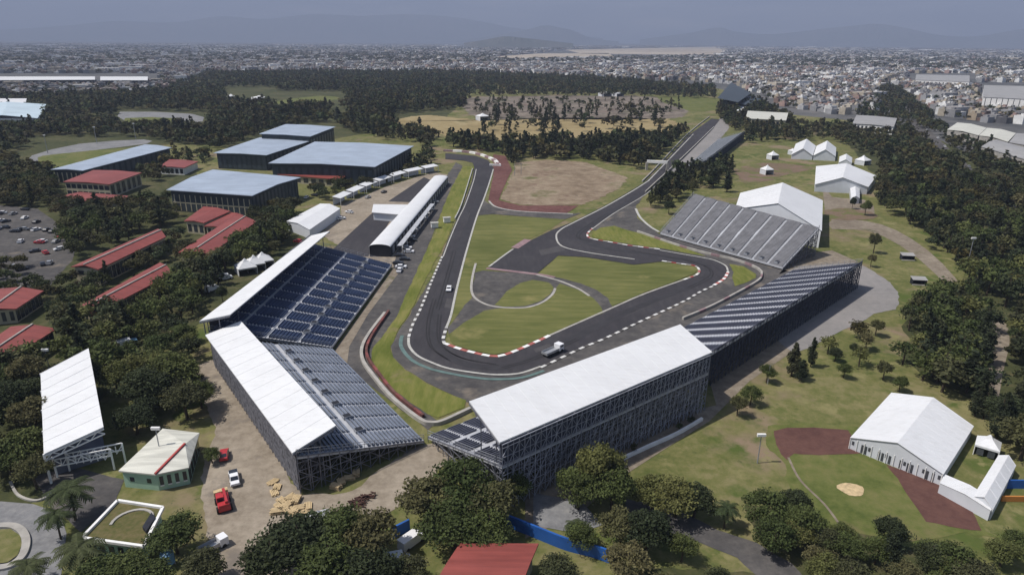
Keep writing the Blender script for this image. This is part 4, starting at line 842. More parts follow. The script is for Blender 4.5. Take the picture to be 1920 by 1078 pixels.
# shelters on the green
for lab, x, y in (('low pale shelter with a dark opening on the green, the upper of two', 1700, 487), ('low pale shelter with a dark opening on the green, the lower of two', 1721, 533)):
    p = P(x, y); root = empty('shelter', lab, 'shelter', None, tuple(p), -.15); b = MB(); b.slab([(-2.6, -1.6, 2.2), (2.6, -1.6, 2.2), (2.6, 1.6, 2.7), (-2.6, 1.6, 2.7)], .15); b.build('roof', M['greyroof'], root)
    b = MB(); b.box((0, 1.3, 1.1), (4.8, .15, 2.2)); b.box((-2.35, 0, 1.1), (.15, 2.6, 2.1)); b.box((2.35, 0, 1.1), (.15, 2.6, 2.1)); b.build('wall', M['black'], root); b = MB(); b.box((0, -1.5, .2), (5, .5, .35)); b.build('bench', M['concrete'], root)  # black walls paint in the shade under the roof
p = P(1470, 935); root = empty('bench_slab', 'white slab bench beside the dark tree on the ball field edge', 'bench', None, tuple(p)); b = MB(); b.box((0, 0, .5), (2.2, .9, .12)); b.build('seat', M['white_paint'], root)
for x in (-.8, .8): b = MB(); b.box((x, 0, .22), (.15, .7, .44)); b.build('leg', M['concrete'], root)
for lab, x, y, L_, m_ in (('blue hoarding panel beside the narrow marquee wing', 1905, 915, 5, 'bluefence'), ('orange barrier below the blue panel at the picture edge', 1900, 940, 5, 'orange')):
    p = P(x, y); b = MB(); b.box((0, 0, .7 if m_ == 'orange' else 1), (L_, .3, 1.2 if m_ == 'orange' else 2)); tag(b.build('barrier_panel', M[m_], None, p), lab, 'barrier')

# ------------------------------------------------------------------ vehicles
def car(label, px, py, rz, paint, name='car', length=4.5, width=1.8, kind='car', cat='car', group=None, simple=False):
    p = P(px, py); root = empty(name, label, cat, group, (p.x, p.y, .27), rz)
    L, W = length / 2, width / 2
    def loft(prof, w0, w1=None):
        b = MB(); n = len(prof); hw = [w0 if z < .85 else (w1 or w0) for _, z in prof]
        l = [(x, -h, z) for (x, z), h in zip(prof, hw)]; r = [(x, h, z) for (x, z), h in zip(prof, hw)]
        for i in range(n): b.poly([l[i], l[(i + 1) % n], r[(i + 1) % n], r[i]])
        b.poly(l); b.poly(r[::-1]); return b
    if kind == 'car': prof = [(-L, .35), (L, .35), (L, .72), (L * .55, .88), (L * .28, 1.38), (-L * .45, 1.42), (-L * .85, .95), (-L, .9)]
    else: prof = [(-L, .4), (L, .4), (L, .85), (L * .6, .95), (L * .38, 1.6), (-L * .1, 1.62), (-L * .14, .98), (-L, .98)]
    loft(prof, W, W * .82).build('body', paint, root)
    b = MB()
    if kind == 'car':
        b.poly([(L * .54, -W * .7, .9), (L * .54, W * .7, .9), (L * .3, W * .68, 1.36), (L * .3, -W * .68, 1.36)][::-1]); b.poly([(-L * .83, -W * .7, .98), (-L * .83, W * .7, .98), (-L * .47, W * .68, 1.4), (-L * .47, -W * .68, 1.4)])
        for s in (-1, 1): b.poly([(L * .46, s * (W + .01), .92), (L * .26, s * (W * .84 + .01), 1.32), (-L * .44, s * (W * .84 + .01), 1.36), (-L * .72, s * (W + .01), .96)])
    else:
        b.poly([(L * .6, -W * .75, .98), (L * .6, W * .75, .98), (L * .4, W * .7, 1.58), (L * .4, -W * .7, 1.58)][::-1]); b.box((-L * .56, 0, 1.0), (L * .8, W * 1.7, .06))
        for s in (-1, 1): b.poly([(L * .52, s * (W + .01), 1.0), (L * .36, s * (W * .84 + .01), 1.52), (-L * .07, s * (W * .84 + .01), 1.54), (-L * .1, s * (W + .01), 1.0)])
    for k in range(len(b.v)): b.v[k] = (b.v[k][0] + .0, b.v[k][1], b.v[k][2] + .02)
    b.build('window', M['glass'], root)
    for x in (-L * .62, L * .62):
        for s in (-1, 1):
            b = MB(); b.cyl((x, s * (W - .08), .33), .33, .22, 12, 'y'); wl = b.build('wheel', M['rubber'], root)
            b = MB(); b.cyl((x, s * (W + .035), .33), .19, .02, 10, 'y'); b.build('hub', M['carsilver'], wl)
    for s in (-1, 1): b = MB(); b.box((L + .005, s * W * .68, .62), (.05, .34, .16)); b.build('headlight', M['lamp'], root)
    return root
def heading(p, q): a, b = P(*p), P(*q); return math.atan2(b.y - a.y, b.x - a.x)
car('white pickup truck parked on the dirt road beside the red loader', 440, 902, heading((437, 880), (443, 912)), M['carwhite'], 'pickup_truck', 5.2, 1.9, 'pickup', 'pickup truck')
car('white car driving on the left straight towards the hairpin', 842, 545, heading((856, 500), (838, 560)), M['carwhite'], 'car', 4.6, 1.9)
car('small red car parked on the dirt under the yard wall, above the white pickup', 421, 858, heading((421, 870), (423, 840)), M['carred'], 'car', 4.3, 1.8)
# silver flatbed lorry on the track
p = P(1037, 664); root = empty('flatbed_lorry', 'silver flatbed lorry driving on the track behind the tall stand', 'lorry', None, (p.x, p.y, .22), heading((1018, 672), (1056, 655)))
b = MB(); b.box((2.5, 0, 1.5), (1.9, 2.2, 1.9)); b.box((3.2, 0, 1.0), (.6, 2.1, 1.0)); b.build('cab', M['carwhite'], root)
b = MB(); b.box((-1.2, 0, 1.0), (5.2, 2.3, .25)); b.box((-1.2, 1.1, 1.35), (5.2, .1, .5)); b.box((-1.2, -1.1, 1.35), (5.2, .1, .5)); b.box((-3.75, 0, 1.35), (.1, 2.2, .5)); b.build('flatbed', M['carsilver'], root)
b = MB(); b.box((3.46, 0, 1.9), (.05, 1.8, .7)); b.box((2.6, 1.11, 1.9), (1.2, .04, .6)); b.box((2.6, -1.11, 1.9), (1.2, .04, .6)); b.build('window', M['glass'], root)
for x in (-2.8, -1.8, 2.6):
    for s in (-1, 1): b = MB(); b.cyl((x, s * 1.0, .48), .48, .3, 14, 'y'); b.build('wheel', M['rubber'], root)
# red telehandler with its pale bucket
p = P(420, 950); root = empty('telehandler', 'red telehandler with a pale bucket on the dirt road below the pickup', 'telehandler', None, tuple(p), heading((424, 965), (410, 905)))
b = MB(); b.box((0, 0, 1.1), (4.6, 2.2, 1.0)); b.box((-1.6, 0, 1.7), (1.3, 1.9, .5)); b.build('body', M['carred'], root)
b = MB(); b.box((.2, .55, 2.1), (1.6, 1.0, 1.1)); b.build('cab', M['glass'], root); b = MB(); b.box((.2, .55, 2.7), (1.7, 1.1, .12)); b.build('cab_roof', M['carred'], root)
b = MB(); b.bar((-2.0, -.5, 2.2), (3.6, -.5, 1.6), .5); b.build('boom', M['carred'], root); b = MB(); b.box((4.0, 0, .8), (1.0, 2.6, 1.0)); b.build('bucket', M['timber'], root)
for x in (-1.5, 1.5):
    for s in (-1, 1): b = MB(); b.cyl((x, s * 1.15, .65), .65, .5, 14, 'y'); b.build('wheel', M['rubber'], root)
# grey truck with a crate body near the bottom edge
p = P(402, 1030); root = empty('small_truck', 'grey and white small truck at the bottom of the dirt road', 'truck', None, tuple(p), heading((390, 1036), (420, 1020)))
b = MB(); b.box((1.6, 0, 1.2), (1.5, 1.8, 1.6)); b.build('cab', M['carwhite'], root); b = MB(); b.box((-.9, 0, .95), (3.4, 1.9, .2)); b.box((-.9, .9, 1.3), (3.4, .08, .6)); b.box((-.9, -.9, 1.3), (3.4, .08, .6)); b.build('flatbed', M['carsilver'], root)
b = MB(); b.box((2.36, 0, 1.5), (.05, 1.5, .6)); b.build('window', M['glass'], root)
for x in (-1.7, 1.5):
    for s in (-1, 1): b = MB(); b.cyl((x, s * .8, .4), .4, .25, 12, 'y'); b.build('wheel', M['rubber'], root)
p = P(317, 1062); root = empty('water_tank', 'light blue water tank on a frame beside the turf-roofed building', 'tank', None, tuple(p)); b = MB(); b.cyl((0, 0, 1.9), 1.1, 2.0, 16); b.cyl((0, 0, 3.05), 1.1, .3, 16, r2=.35); b.build('vessel', M['carblue'], root)
for x, y in ((-.7, -.7), (.7, -.7), (.7, .7), (-.7, .7)): b = MB(); b.bar((x, y, 0), (x, y, 1), .14); b.build('leg', M['steel'], root)
p = P(238, 652); root = empty('box_truck', 'white and blue box truck parked in the trees left of the stands', 'truck', None, tuple(p), .7)
b = MB(); b.box((-1, 0, 1.7), (4.4, 2.2, 2.2)); b.build('box', M['carwhite'], root); b = MB(); b.box((2.1, 0, 1.3), (1.6, 2.0, 1.7)); b.build('cab', M['carblue'], root)
for x in (-2, 1.9):
    for s in (-1, 1): b = MB(); b.cyl((x, s * .95, .45), .45, .28, 12, 'y'); b.build('wheel', M['rubber'], root)
for lab, x, y, rz in (('white van behind the roofed navy-seat stand, on the strip of grass', 422, 524, .6), ('white van between trees behind the roofed navy-seat stand', 398, 545, 1.2), ('white van with open side by the flat white tent', 600, 405, .7), ('white van at the bottom beside the blue hoarding', 772, 1020, .9), ('white van left of the broad red roof at the bottom', 742, 1058, .3)):
    p = P(x, y); root = empty('van', lab, 'van', None, tuple(p), rz); b = MB()
    pr = [(-2.6, .4), (2.6, .4), (2.6, 1.1), (1.9, 1.3), (1.3, 2.2), (-2.6, 2.25)]
    l = [(q[0], -.95, q[1]) for q in pr]; r2_ = [(q[0], .95, q[1]) for q in pr]
    for i in range(6): b.poly([l[i], l[(i + 1) % 6], r2_[(i + 1) % 6], r2_[i]])
    b.poly(l); b.poly(r2_[::-1]); b.build('body', M['carwhite'], root)
    b = MB(); b.poly([(1.93, -.8, 1.36), (1.93, .8, 1.36), (1.37, .8, 2.14), (1.37, -.8, 2.14)]); b.build('window', M['glass'], root)
    for xx in (-1.7, 1.7):
        for s in (-1, 1): b = MB(); b.cyl((xx, s * .85, .36), .36, .22, 12, 'y'); b.build('wheel', M['rubber'], root)
# parked cars: car park at the picture edge, paddock lane, yard
def simple_car(paint):
    b = MB(); b.box((0, 0, .62), (4.3, 1.75, .62), 0, 0); b.hexa((-1.7, -.8, .93), (1.2, -.8, .93), (1.2, .8, .93), (-1.7, .8, .93), (-1.2, -.68, 1.4), (.5, -.68, 1.4), (.5, .68, 1.4), (-1.2, .68, 1.4), 1); b.box((-.35, 0, 1.42), (1.8, 1.36, .05), 0, 0)
    for x in (-1.35, 1.35):
        for s in (-1, 1): b.cyl((x, s * .78, .32), .32, .22, 8, 'y', 2)
    me_o = b.build('parked_car', [paint, M['glass'], M['rubber']]); return me_o
PAINTS = [('white', M['carwhite']), ('silver', M['carsilver']), ('dark', M['cardark']), ('red', M['carred'])]
protos = {n_: simple_car(m_) for n_, m_ in PAINTS}; first = {n_: True for n_ in protos}
def park(px, py, rz, where, grp):
    n_ = random.choices(['white', 'silver', 'dark', 'red'], [4, 3, 3, 1])[0]; o = protos[n_]
    if first[n_]: first[n_] = False
    else: o = o.copy(); COL.objects.link(o)
    p = P(px, py); o.location = (p.x, p.y, .12); o.rotation_euler.z = rz
    tag(o, f'{n_} car parked {where}', 'car', f'{n_} cars {grp}')
for (x0, y0, x1, y1, n_) in ((0, 398, 62, 400, 6), (0, 412, 96, 420, 9), (0, 432, 120, 434, 10), (20, 455, 130, 450, 9), (40, 480, 120, 470, 7), (30, 505, 110, 492, 6)):
    rz = heading((x0, y0), (x1, y1)) + 1.57
    for i in range(n_):
        if random.random() < .62: park(x0 + (x1 - x0) * i / n_ + random.uniform(-6, 6), y0 + (y1 - y0) * i / n_ + random.uniform(-5, 5), rz + random.uniform(-.35, .35) + random.choice([0, 0, 1.57]), 'in the car park at the picture edge', 'in the car park')
for i in range(24):
    t = i / 23; x = 838 - 95 * t ** .8 + random.uniform(-7, 7); y = 345 + 165 * t
    park(x, y, heading((838, 335), (745, 500)) + random.choice([0, 1.57]), 'along the dark paddock lane', 'on the paddock lane')
for x, y in ((575, 372), (590, 368), (640, 412), (655, 400), (690, 372), (720, 362), (560, 455), (605, 300)): park(x, y, random.uniform(0, 3), 'in the yards round the white tents', 'in the yards')
for i in range(16):
    t = random.random(); park(1668 + 190 * t + random.uniform(-6, 6), 180 + 170 * t, heading((1668, 180), (1860, 352)), 'on the avenue beyond the wood', 'on the avenue') if t > .1 else None

# ------------------------------------------------------------------ trees
def rand_dirs(n):
    d = RNG.normal(size=(n, 3)); return d / np.linalg.norm(d, axis=1, keepdims=True)
def leaf_cloud(centres, radii, per, size, flat=.75, upbias=.35, tint=(.72, 1.3)):
    """leaf sprays: small quads scattered through a set of clumps"""
    V = []; T = []
    for c, r in zip(centres, radii):
        d = rand_dirs(per); rr = (RNG.random(per) ** .45)[:, None]; p = np.array(c) + d * rr * np.array([r, r, r * flat])
        n = d * .6 + rand_dirs(per) * .8; n[:, 2] += upbias; n /= np.linalg.norm(n, axis=1, keepdims=True)
        u = np.cross(n, rand_dirs(per)); u /= np.linalg.norm(u, axis=1, keepdims=True); v = np.cross(n, u)
        s = (size * RNG.uniform(.5, 1.4, per))[:, None]; s2 = s * RNG.uniform(.45, .9, per)[:, None]
        V.append(np.stack([p - u * s - v * s2 * .4, p - v * s2, p + u * s + v * s2 * .3, p + v * s2], 1)); ct = RNG.uniform(.8, 1.2)
        T.append(np.clip(RNG.uniform(*tint, per) * ct, .35, 1.9))
    return np.concatenate(V), np.concatenate(T)
def quads_mesh(name, V, T, mats):
    n = len(V); me = bpy.data.meshes.new(name); me.vertices.add(n * 4); me.vertices.foreach_set('co', V.reshape(-1).astype('f'))
    me.loops.add(n * 4); me.polygons.add(n); me.loops.foreach_set('vertex_index', np.arange(n * 4, dtype='i'))
    me.polygons.foreach_set('loop_start', np.arange(0, n * 4, 4, dtype='i')); me.polygons.foreach_set('loop_total', np.full(n, 4, dtype='i'))
    a = me.color_attributes.new('tint', 'FLOAT_COLOR', 'CORNER')
    col = np.ones((n, 4, 4), 'f'); col[:, :, :3] = (T[:, None, None] if T.ndim == 1 else T[:, None, :]); a.data.foreach_set('color', col.reshape(-1))
    for m in (mats if isinstance(mats, list) else [mats]): me.materials.append(m)
    me.update(); me.validate(); return me
def trunk_mesh(name, h, r, limbs, lean=.5):
    b = MB()
    def seg(p, q, r0, r1, n=7):
        p = Vector(p); q = Vector(q); d = (q - p).normalized(); u = d.orthogonal().normalized(); v = d.cross(u); i = len(b.v)
        for c, rr in ((p, r0), (q, r1)):
            for j in range(n): a = 6.2832 * j / n; b.v.append(tuple(c + (u * math.cos(a) + v * math.sin(a)) * rr))
        for j in range(n): l = (j + 1) % n; b.f.append((i + j, i + l, i + n + l, i + n + j)); b.m.append(0)
    k = Vector((random.uniform(-lean, lean), random.uniform(-lean, lean), h * .5)); seg((0, 0, -.2), k, r, r * .7); t = k + Vector((random.uniform(-lean, lean), random.uniform(-lean, lean), h * .35)); seg(k, t, r * .7, r * .25)
    for c in limbs: s = k.lerp(t, random.uniform(-.3, .7)); seg(s, s.lerp(Vector(c), .85), r * .38, r * .08, 5)
    me = bpy.data.meshes.new(name); me.from_pydata(b.v, [], b.f); me.materials.append(M['bark']); me.update(); return me
VAR = {}
def broadleaf(lod, h=10., w=9.):
    cs, rs = [], []; nc = {0: 46, 1: 22, 2: 8}[lod]; open_ = RNG.uniform(.5, 1.15); nc = max(5, int(nc * open_)); sk = RNG.uniform(-.28, .28, 2); flat = RNG.uniform(.8, 1.15)
    for i in range(nc):
        d = rand_dirs(1)[0]; d[2] = abs(d[2]) * 1.1 - .35; k = RNG.uniform(.45, 1.0)
        cs.append(((d[0] + sk[0] * d[2]) * w / 2 * k * .86, (d[1] + sk[1] * d[2]) * w / 2 * k * .86, h * .58 + d[2] * h * .36 * k * flat)); rs.append(w * RNG.uniform(.1, .26) * (1 if lod == 0 else 1.15 if lod == 1 else 1.6))
    per, size = {0: (180, .225), 1: (40, .46), 2: (16, 1.1)}[lod]
    V, T = leaf_cloud(cs, rs, per, size); return V, T, cs
def conifer(lod, h=16., w=5.5):
    cs, rs = [], []; nc = {0: 34, 1: 20, 2: 8}[lod]
    for i in range(nc):
        t = (i + .5) / nc; z = h * (.14 + .84 * t); rad = w / 2 * (1 - t) ** .6 * (.35 + .65 * min(1, t * 4)); a = RNG.uniform(0, 6.28); k = RNG.uniform(.2, .9)
        cs.append((math.cos(a) * rad * k, math.sin(a) * rad * k, z)); rs.append(max(.5, rad * RNG.uniform(.5, .95)) * (1 if lod < 2 else 1.3))
    per, size = {0: (120, .27), 1: (34, .48), 2: (14, 1.05)}[lod]
    V, T = leaf_cloud(cs, rs, per, size, 1.25, .15); return V, T, cs
for kind, fn, mats in (('broadleaf_tree', broadleaf, ['leaf', 'leaf_dark', 'leaf', 'leaf_dark', 'leaf_olive', 'leaf']), ('conifer_tree', conifer, ['needle', 'needle', 'needle'])):
    for lod in (0, 1):
        for m_ in range(len(mats)):
            V, T, cs = fn(lod); cm = quads_mesh('crown', V, T, M[mats[m_]])
            h = 10 if kind == 'broadleaf_tree' else 16; tm = trunk_mesh('trunk', h, .32 if h == 10 else .28, cs[::4] if lod == 0 else cs[::8])
            VAR.setdefault((kind, lod), []).append((tm, cm, m_))
def palm_meshes():
    Q = []; n = 26
    for i in range(n):
        a = 6.283 * i / n + random.uniform(-.15, .15); el = random.choice([1.1, .8, .45, .1]); L = random.uniform(2.6, 3.6); pts = []
        for j in range(7): t = j / 6; pts.append(np.array([math.cos(a) * L * t * math.cos(el * (1 - t)), math.sin(a) * L * t * math.cos(el * (1 - t)), 7.2 + L * (t * math.sin(el) - .75 * t * t)]))
        sd_ = np.array([-math.sin(a), math.cos(a), 0])
        for j in range(6):
            for s in (-1, 1):
                for k in range(2):
                    p = pts[j] + (pts[j + 1] - pts[j]) * (k * .5); tip = p + sd_ * s * .75 * (1 - .5 * abs(j / 6 - .4)) + (pts[j + 1] - pts[j]) * .5 + np.array([0, 0, -.3]); wv = (pts[j + 1] - pts[j]) * .26
                    Q.append([p - wv, p + wv, tip + wv * .4, tip - wv * .4])
    V = np.array(Q); return trunk_mesh('trunk', 7.6, .22, [], .2), quads_mesh('crown', V, RNG.uniform(.7, 1.3, len(V)), M['palm'])
VAR[('palm_tree', 0)] = VAR[('palm_tree', 1)] = [palm_meshes() + (0,) for _ in range(2)]
def plant(kind, x, y, h, w, lod, label, group=None, var=None):
    v = VAR[(kind, lod)]; tm, cm, mi = random.choice(v) if var is None else v[var % len(v)]
    base = {'broadleaf_tree': (10, 9), 'conifer_tree': (16, 5.5), 'palm_tree': (9.5, 6.5)}[kind]
    root = bpy.data.objects.new(kind, None); COL.objects.link(root); root.location = (x, y, 0); root.rotation_euler.z = random.uniform(0, 6.28)
    root.scale = (w / base[1], w / base[1], h / base[0]); tag(root, label, 'palm' if kind == 'palm_tree' else 'tree', group)
    for nm, me in (('trunk', tm), ('crown', cm)):
        o = bpy.data.objects.new(nm, me); COL.objects.link(o); o.parent = root
    return root
# hand placed, told apart: crown centre in the photograph, crown width, height (metres), kind, label
K = {'b': 'broadleaf_tree', 'c': 'conifer_tree', 'p': 'palm_tree'}
HAND = [
 (800, 930, 12, 11, 'b', 'big round tree at the left end of the clump under the tall stand'), (868, 905, 13, 13, 'b', 'tallest round tree of the clump that hides the corner of the tall stand'),
 (925, 935, 11, 11, 'b', 'round tree at the right end of the clump hiding the corner of the tall stand'), (850, 975, 12, 10, 'b', 'lowest round tree of the clump just above the broad red roof'), (915, 985, 9, 9, 'b', 'round tree between the clump and the blue hoarding'),
 (965, 905, 6, 9, 'b', 'narrow bright tree against the scaffolding right of the big clump'), (1125, 865, 10, 13, 'b', 'bright green tree covering the scaffolding of the tall stand'), (1085, 905, 9, 10, 'b', 'dark tree at the foot of the scaffolding, left of the bright one'),
 (1150, 905, 9, 10, 'b', 'dark tree at the foot of the scaffolding, right of the bright one'), (1060, 900, 4, 8, 'b', 'thin tree by the tan path at the scaffolding foot'), (1215, 990, 9, 9, 'b', 'round dark ball of a tree above the service road'), (1165, 985, 9, 8, 'b', 'round tree left of the dark ball tree by the service road'),
 (1225, 915, 8, 8, 'b', 'dark tree at the left of the clump on the grass by the service road'), (1270, 925, 10, 9, 'b', 'middle tree of the dark clump on the grass by the service road'), (1305, 930, 8, 8, 'b', 'dark tree at the right of the clump on the grass by the service road'),
 (1180, 1050, 9, 8, 'b', 'tree at the bottom edge below the blue hoarding end'), (1090, 1000, 6, 6, 'b', 'small leafy tree beside the blue hoarding'), (1080, 990, 4, 5, 'p', 'small palm in the planting above the blue hoarding'),
 (560, 1010, 13, 12, 'b', 'wide brown green tree at the bottom of the dirt road'), (510, 1040, 11, 11, 'b', 'tree at the bottom edge right of the small truck'), (640, 985, 11, 11, 'b', 'dark tree beside the tent peeping through at the bottom'), (690, 1000, 11, 11, 'b', 'dark tree left of the white vans at the bottom'),
 (620, 1050, 12, 11, 'b', 'dark tree at the bottom edge under the peeping white tent'), (690, 1060, 10, 10, 'b', 'dark tree at the bottom edge left of the white van'), (770, 1065, 7, 6, 'b', 'small green tree at the corner of the broad red roof'),
 (325, 995, 9, 8, 'b', 'round shrubby tree leaning on the turf roof'), (380, 1060, 8, 7, 'b', 'dusty tree at the bottom edge below the small truck'), (1045, 1065, 7, 6, 'b', 'tree at the bottom edge right of the broad red roof'),
 (130, 930, 8, 9, 'p', 'tall palm between the truss gantry and the plaza'), (105, 975, 6, 7, 'p', 'palm on the edge of the plaza'), (150, 1040, 8, 8, 'p', 'palm below the turf-roofed building'), (55, 1068, 6, 6, 'p', 'palm beside the round planter'), (1362, 960, 5, 6, 'p', 'dark palm by the service road left of the bottom wood'), (235, 1062, 9, 7, 'b', 'green tree under the turf-roofed building'),
 (185, 1075, 9, 7, 'b', 'green tree at the bottom left of the turf-roofed building'), (280, 1080, 8, 6, 'b', 'green tree at the bottom edge beside the blue tank'),
 (270, 720, 13, 11, 'b', 'wide green tree right of the old white-roofed stand'), (320, 690, 13, 12, 'b', 'largest green tree between the old stand and the dirt road'), (345, 745, 11, 10, 'b', 'green tree overhanging the dirt road'), (250, 780, 9, 8, 'b', 'dark tree between the old stand and the pavilion'), (300, 640, 9, 8, 'b', 'yellowish tree on the grass left of the blue grey stand'),
 (340, 620, 8, 7, 'b', 'small yellowish tree nearest the roof corner of the navy-seat stand'), (215, 700, 9, 10, 'b', 'dark tree right beside the old white roof'), (395, 850, 4, 4, 'b', 'dark bush at the corner of the pavilion'), (60, 770, 10, 11, 'b', 'dark tree whose branches overlap the old white roof'), (40, 830, 10, 10, 'b', 'dark tree left of the truss gantry'), (50, 690, 10, 11, 'b', 'dark tree at the top corner of the old white roof'),
 (15, 740, 11, 12, 'b', 'dark tree at the picture edge left of the old white roof'), (10, 850, 10, 9, 'b', 'tree at the picture edge above the plaza'), (60, 880, 8, 8, 'b', 'green tree at the foot of the truss gantry'),
 (1490, 668, 4.5, 10, 'c', 'forked dark conifer on the tan path edge'), (1525, 655, 3, 9, 'c', 'slim dark conifer right of the forked one'), (1505, 690, 4, 6, 'c', 'low dark conifer at the foot of the forked one'), (1585, 690, 4, 5, 'b', 'small dark tree on the grass by the grey lot, left of three'), (1568, 660, 4, 5, 'b', 'small olive tree on the grass by the grey lot'), (1602, 650, 3, 4.5, 'b', 'small olive tree right of its pair by the grey lot'),
 (1385, 755, 5, 6, 'b', 'dark bushy tree at the corner of the tall scaffolded stand'), (1410, 735, 5, 6, 'b', 'thin tree behind the dark bush at the tall stand corner'), (1440, 695, 4.5, 6, 'b', 'pale-trunked tree at the end of the tan path'), (1645, 610, 5, 6, 'b', 'tree on the slope right of the grey lot'), (1660, 690, 5, 6, 'b', 'tree standing alone above the largest marquee'), (1690, 715, 4, 5, 'b', 'dark bush above the largest marquee roof'),
 (1642, 450, 6, 10, 'b', 'dark leafy tree alone on the green beyond the striped stand'), (1635, 485, 4, 6, 'b', 'small tree below the lone leafy one'), (1600, 378, 4, 7, 'b', 'dark tree before the porch of the wide white tent'), (1625, 385, 6, 9, 'b', 'dark tree right of the porch of the wide white tent'), (1490, 940, 7, 6, 'b', 'dark spreading tree on the ball field edge'),
 (1885, 1030, 6, 6, 'b', 'dark tree at the bottom right beyond the clay'), (1905, 1010, 5, 5, 'b', 'small dark tree at the right edge beyond the clay'), (1318, 655, 0, 0, 'b', ''),
 (415, 545, 4, 7, 'b', 'dark tree beside the white van behind the navy-seat stand'), (1540, 625, 0, 0, 'b', ''), (1365, 338, 7, 12, 'c', 'conifer at the right of the clump above the broad grey stand'), (1240, 352, 8, 14, 'c', 'tall conifer at the left of the clump above the broad grey stand'), (1270, 345, 8, 14, 'c', 'tall conifer in the middle of the clump above the broad grey stand'),
 (1300, 350, 7, 11, 'b', 'green tree in the clump above the broad grey stand'), (1255, 385, 6, 8, 'b', 'dark low tree touching the corner of the broad grey stand'), (1340, 330, 8, 12, 'c', 'conifer beside the small open stand'),
]
taken = []
for (x, y, w_, h, k, lab) in HAND:
    if not w_: continue
    p = P(x, y, h * .6); taken.append((p.x, p.y, w_ * .45)); plant(K[k], p.x, p.y, h, w_, 0, lab)
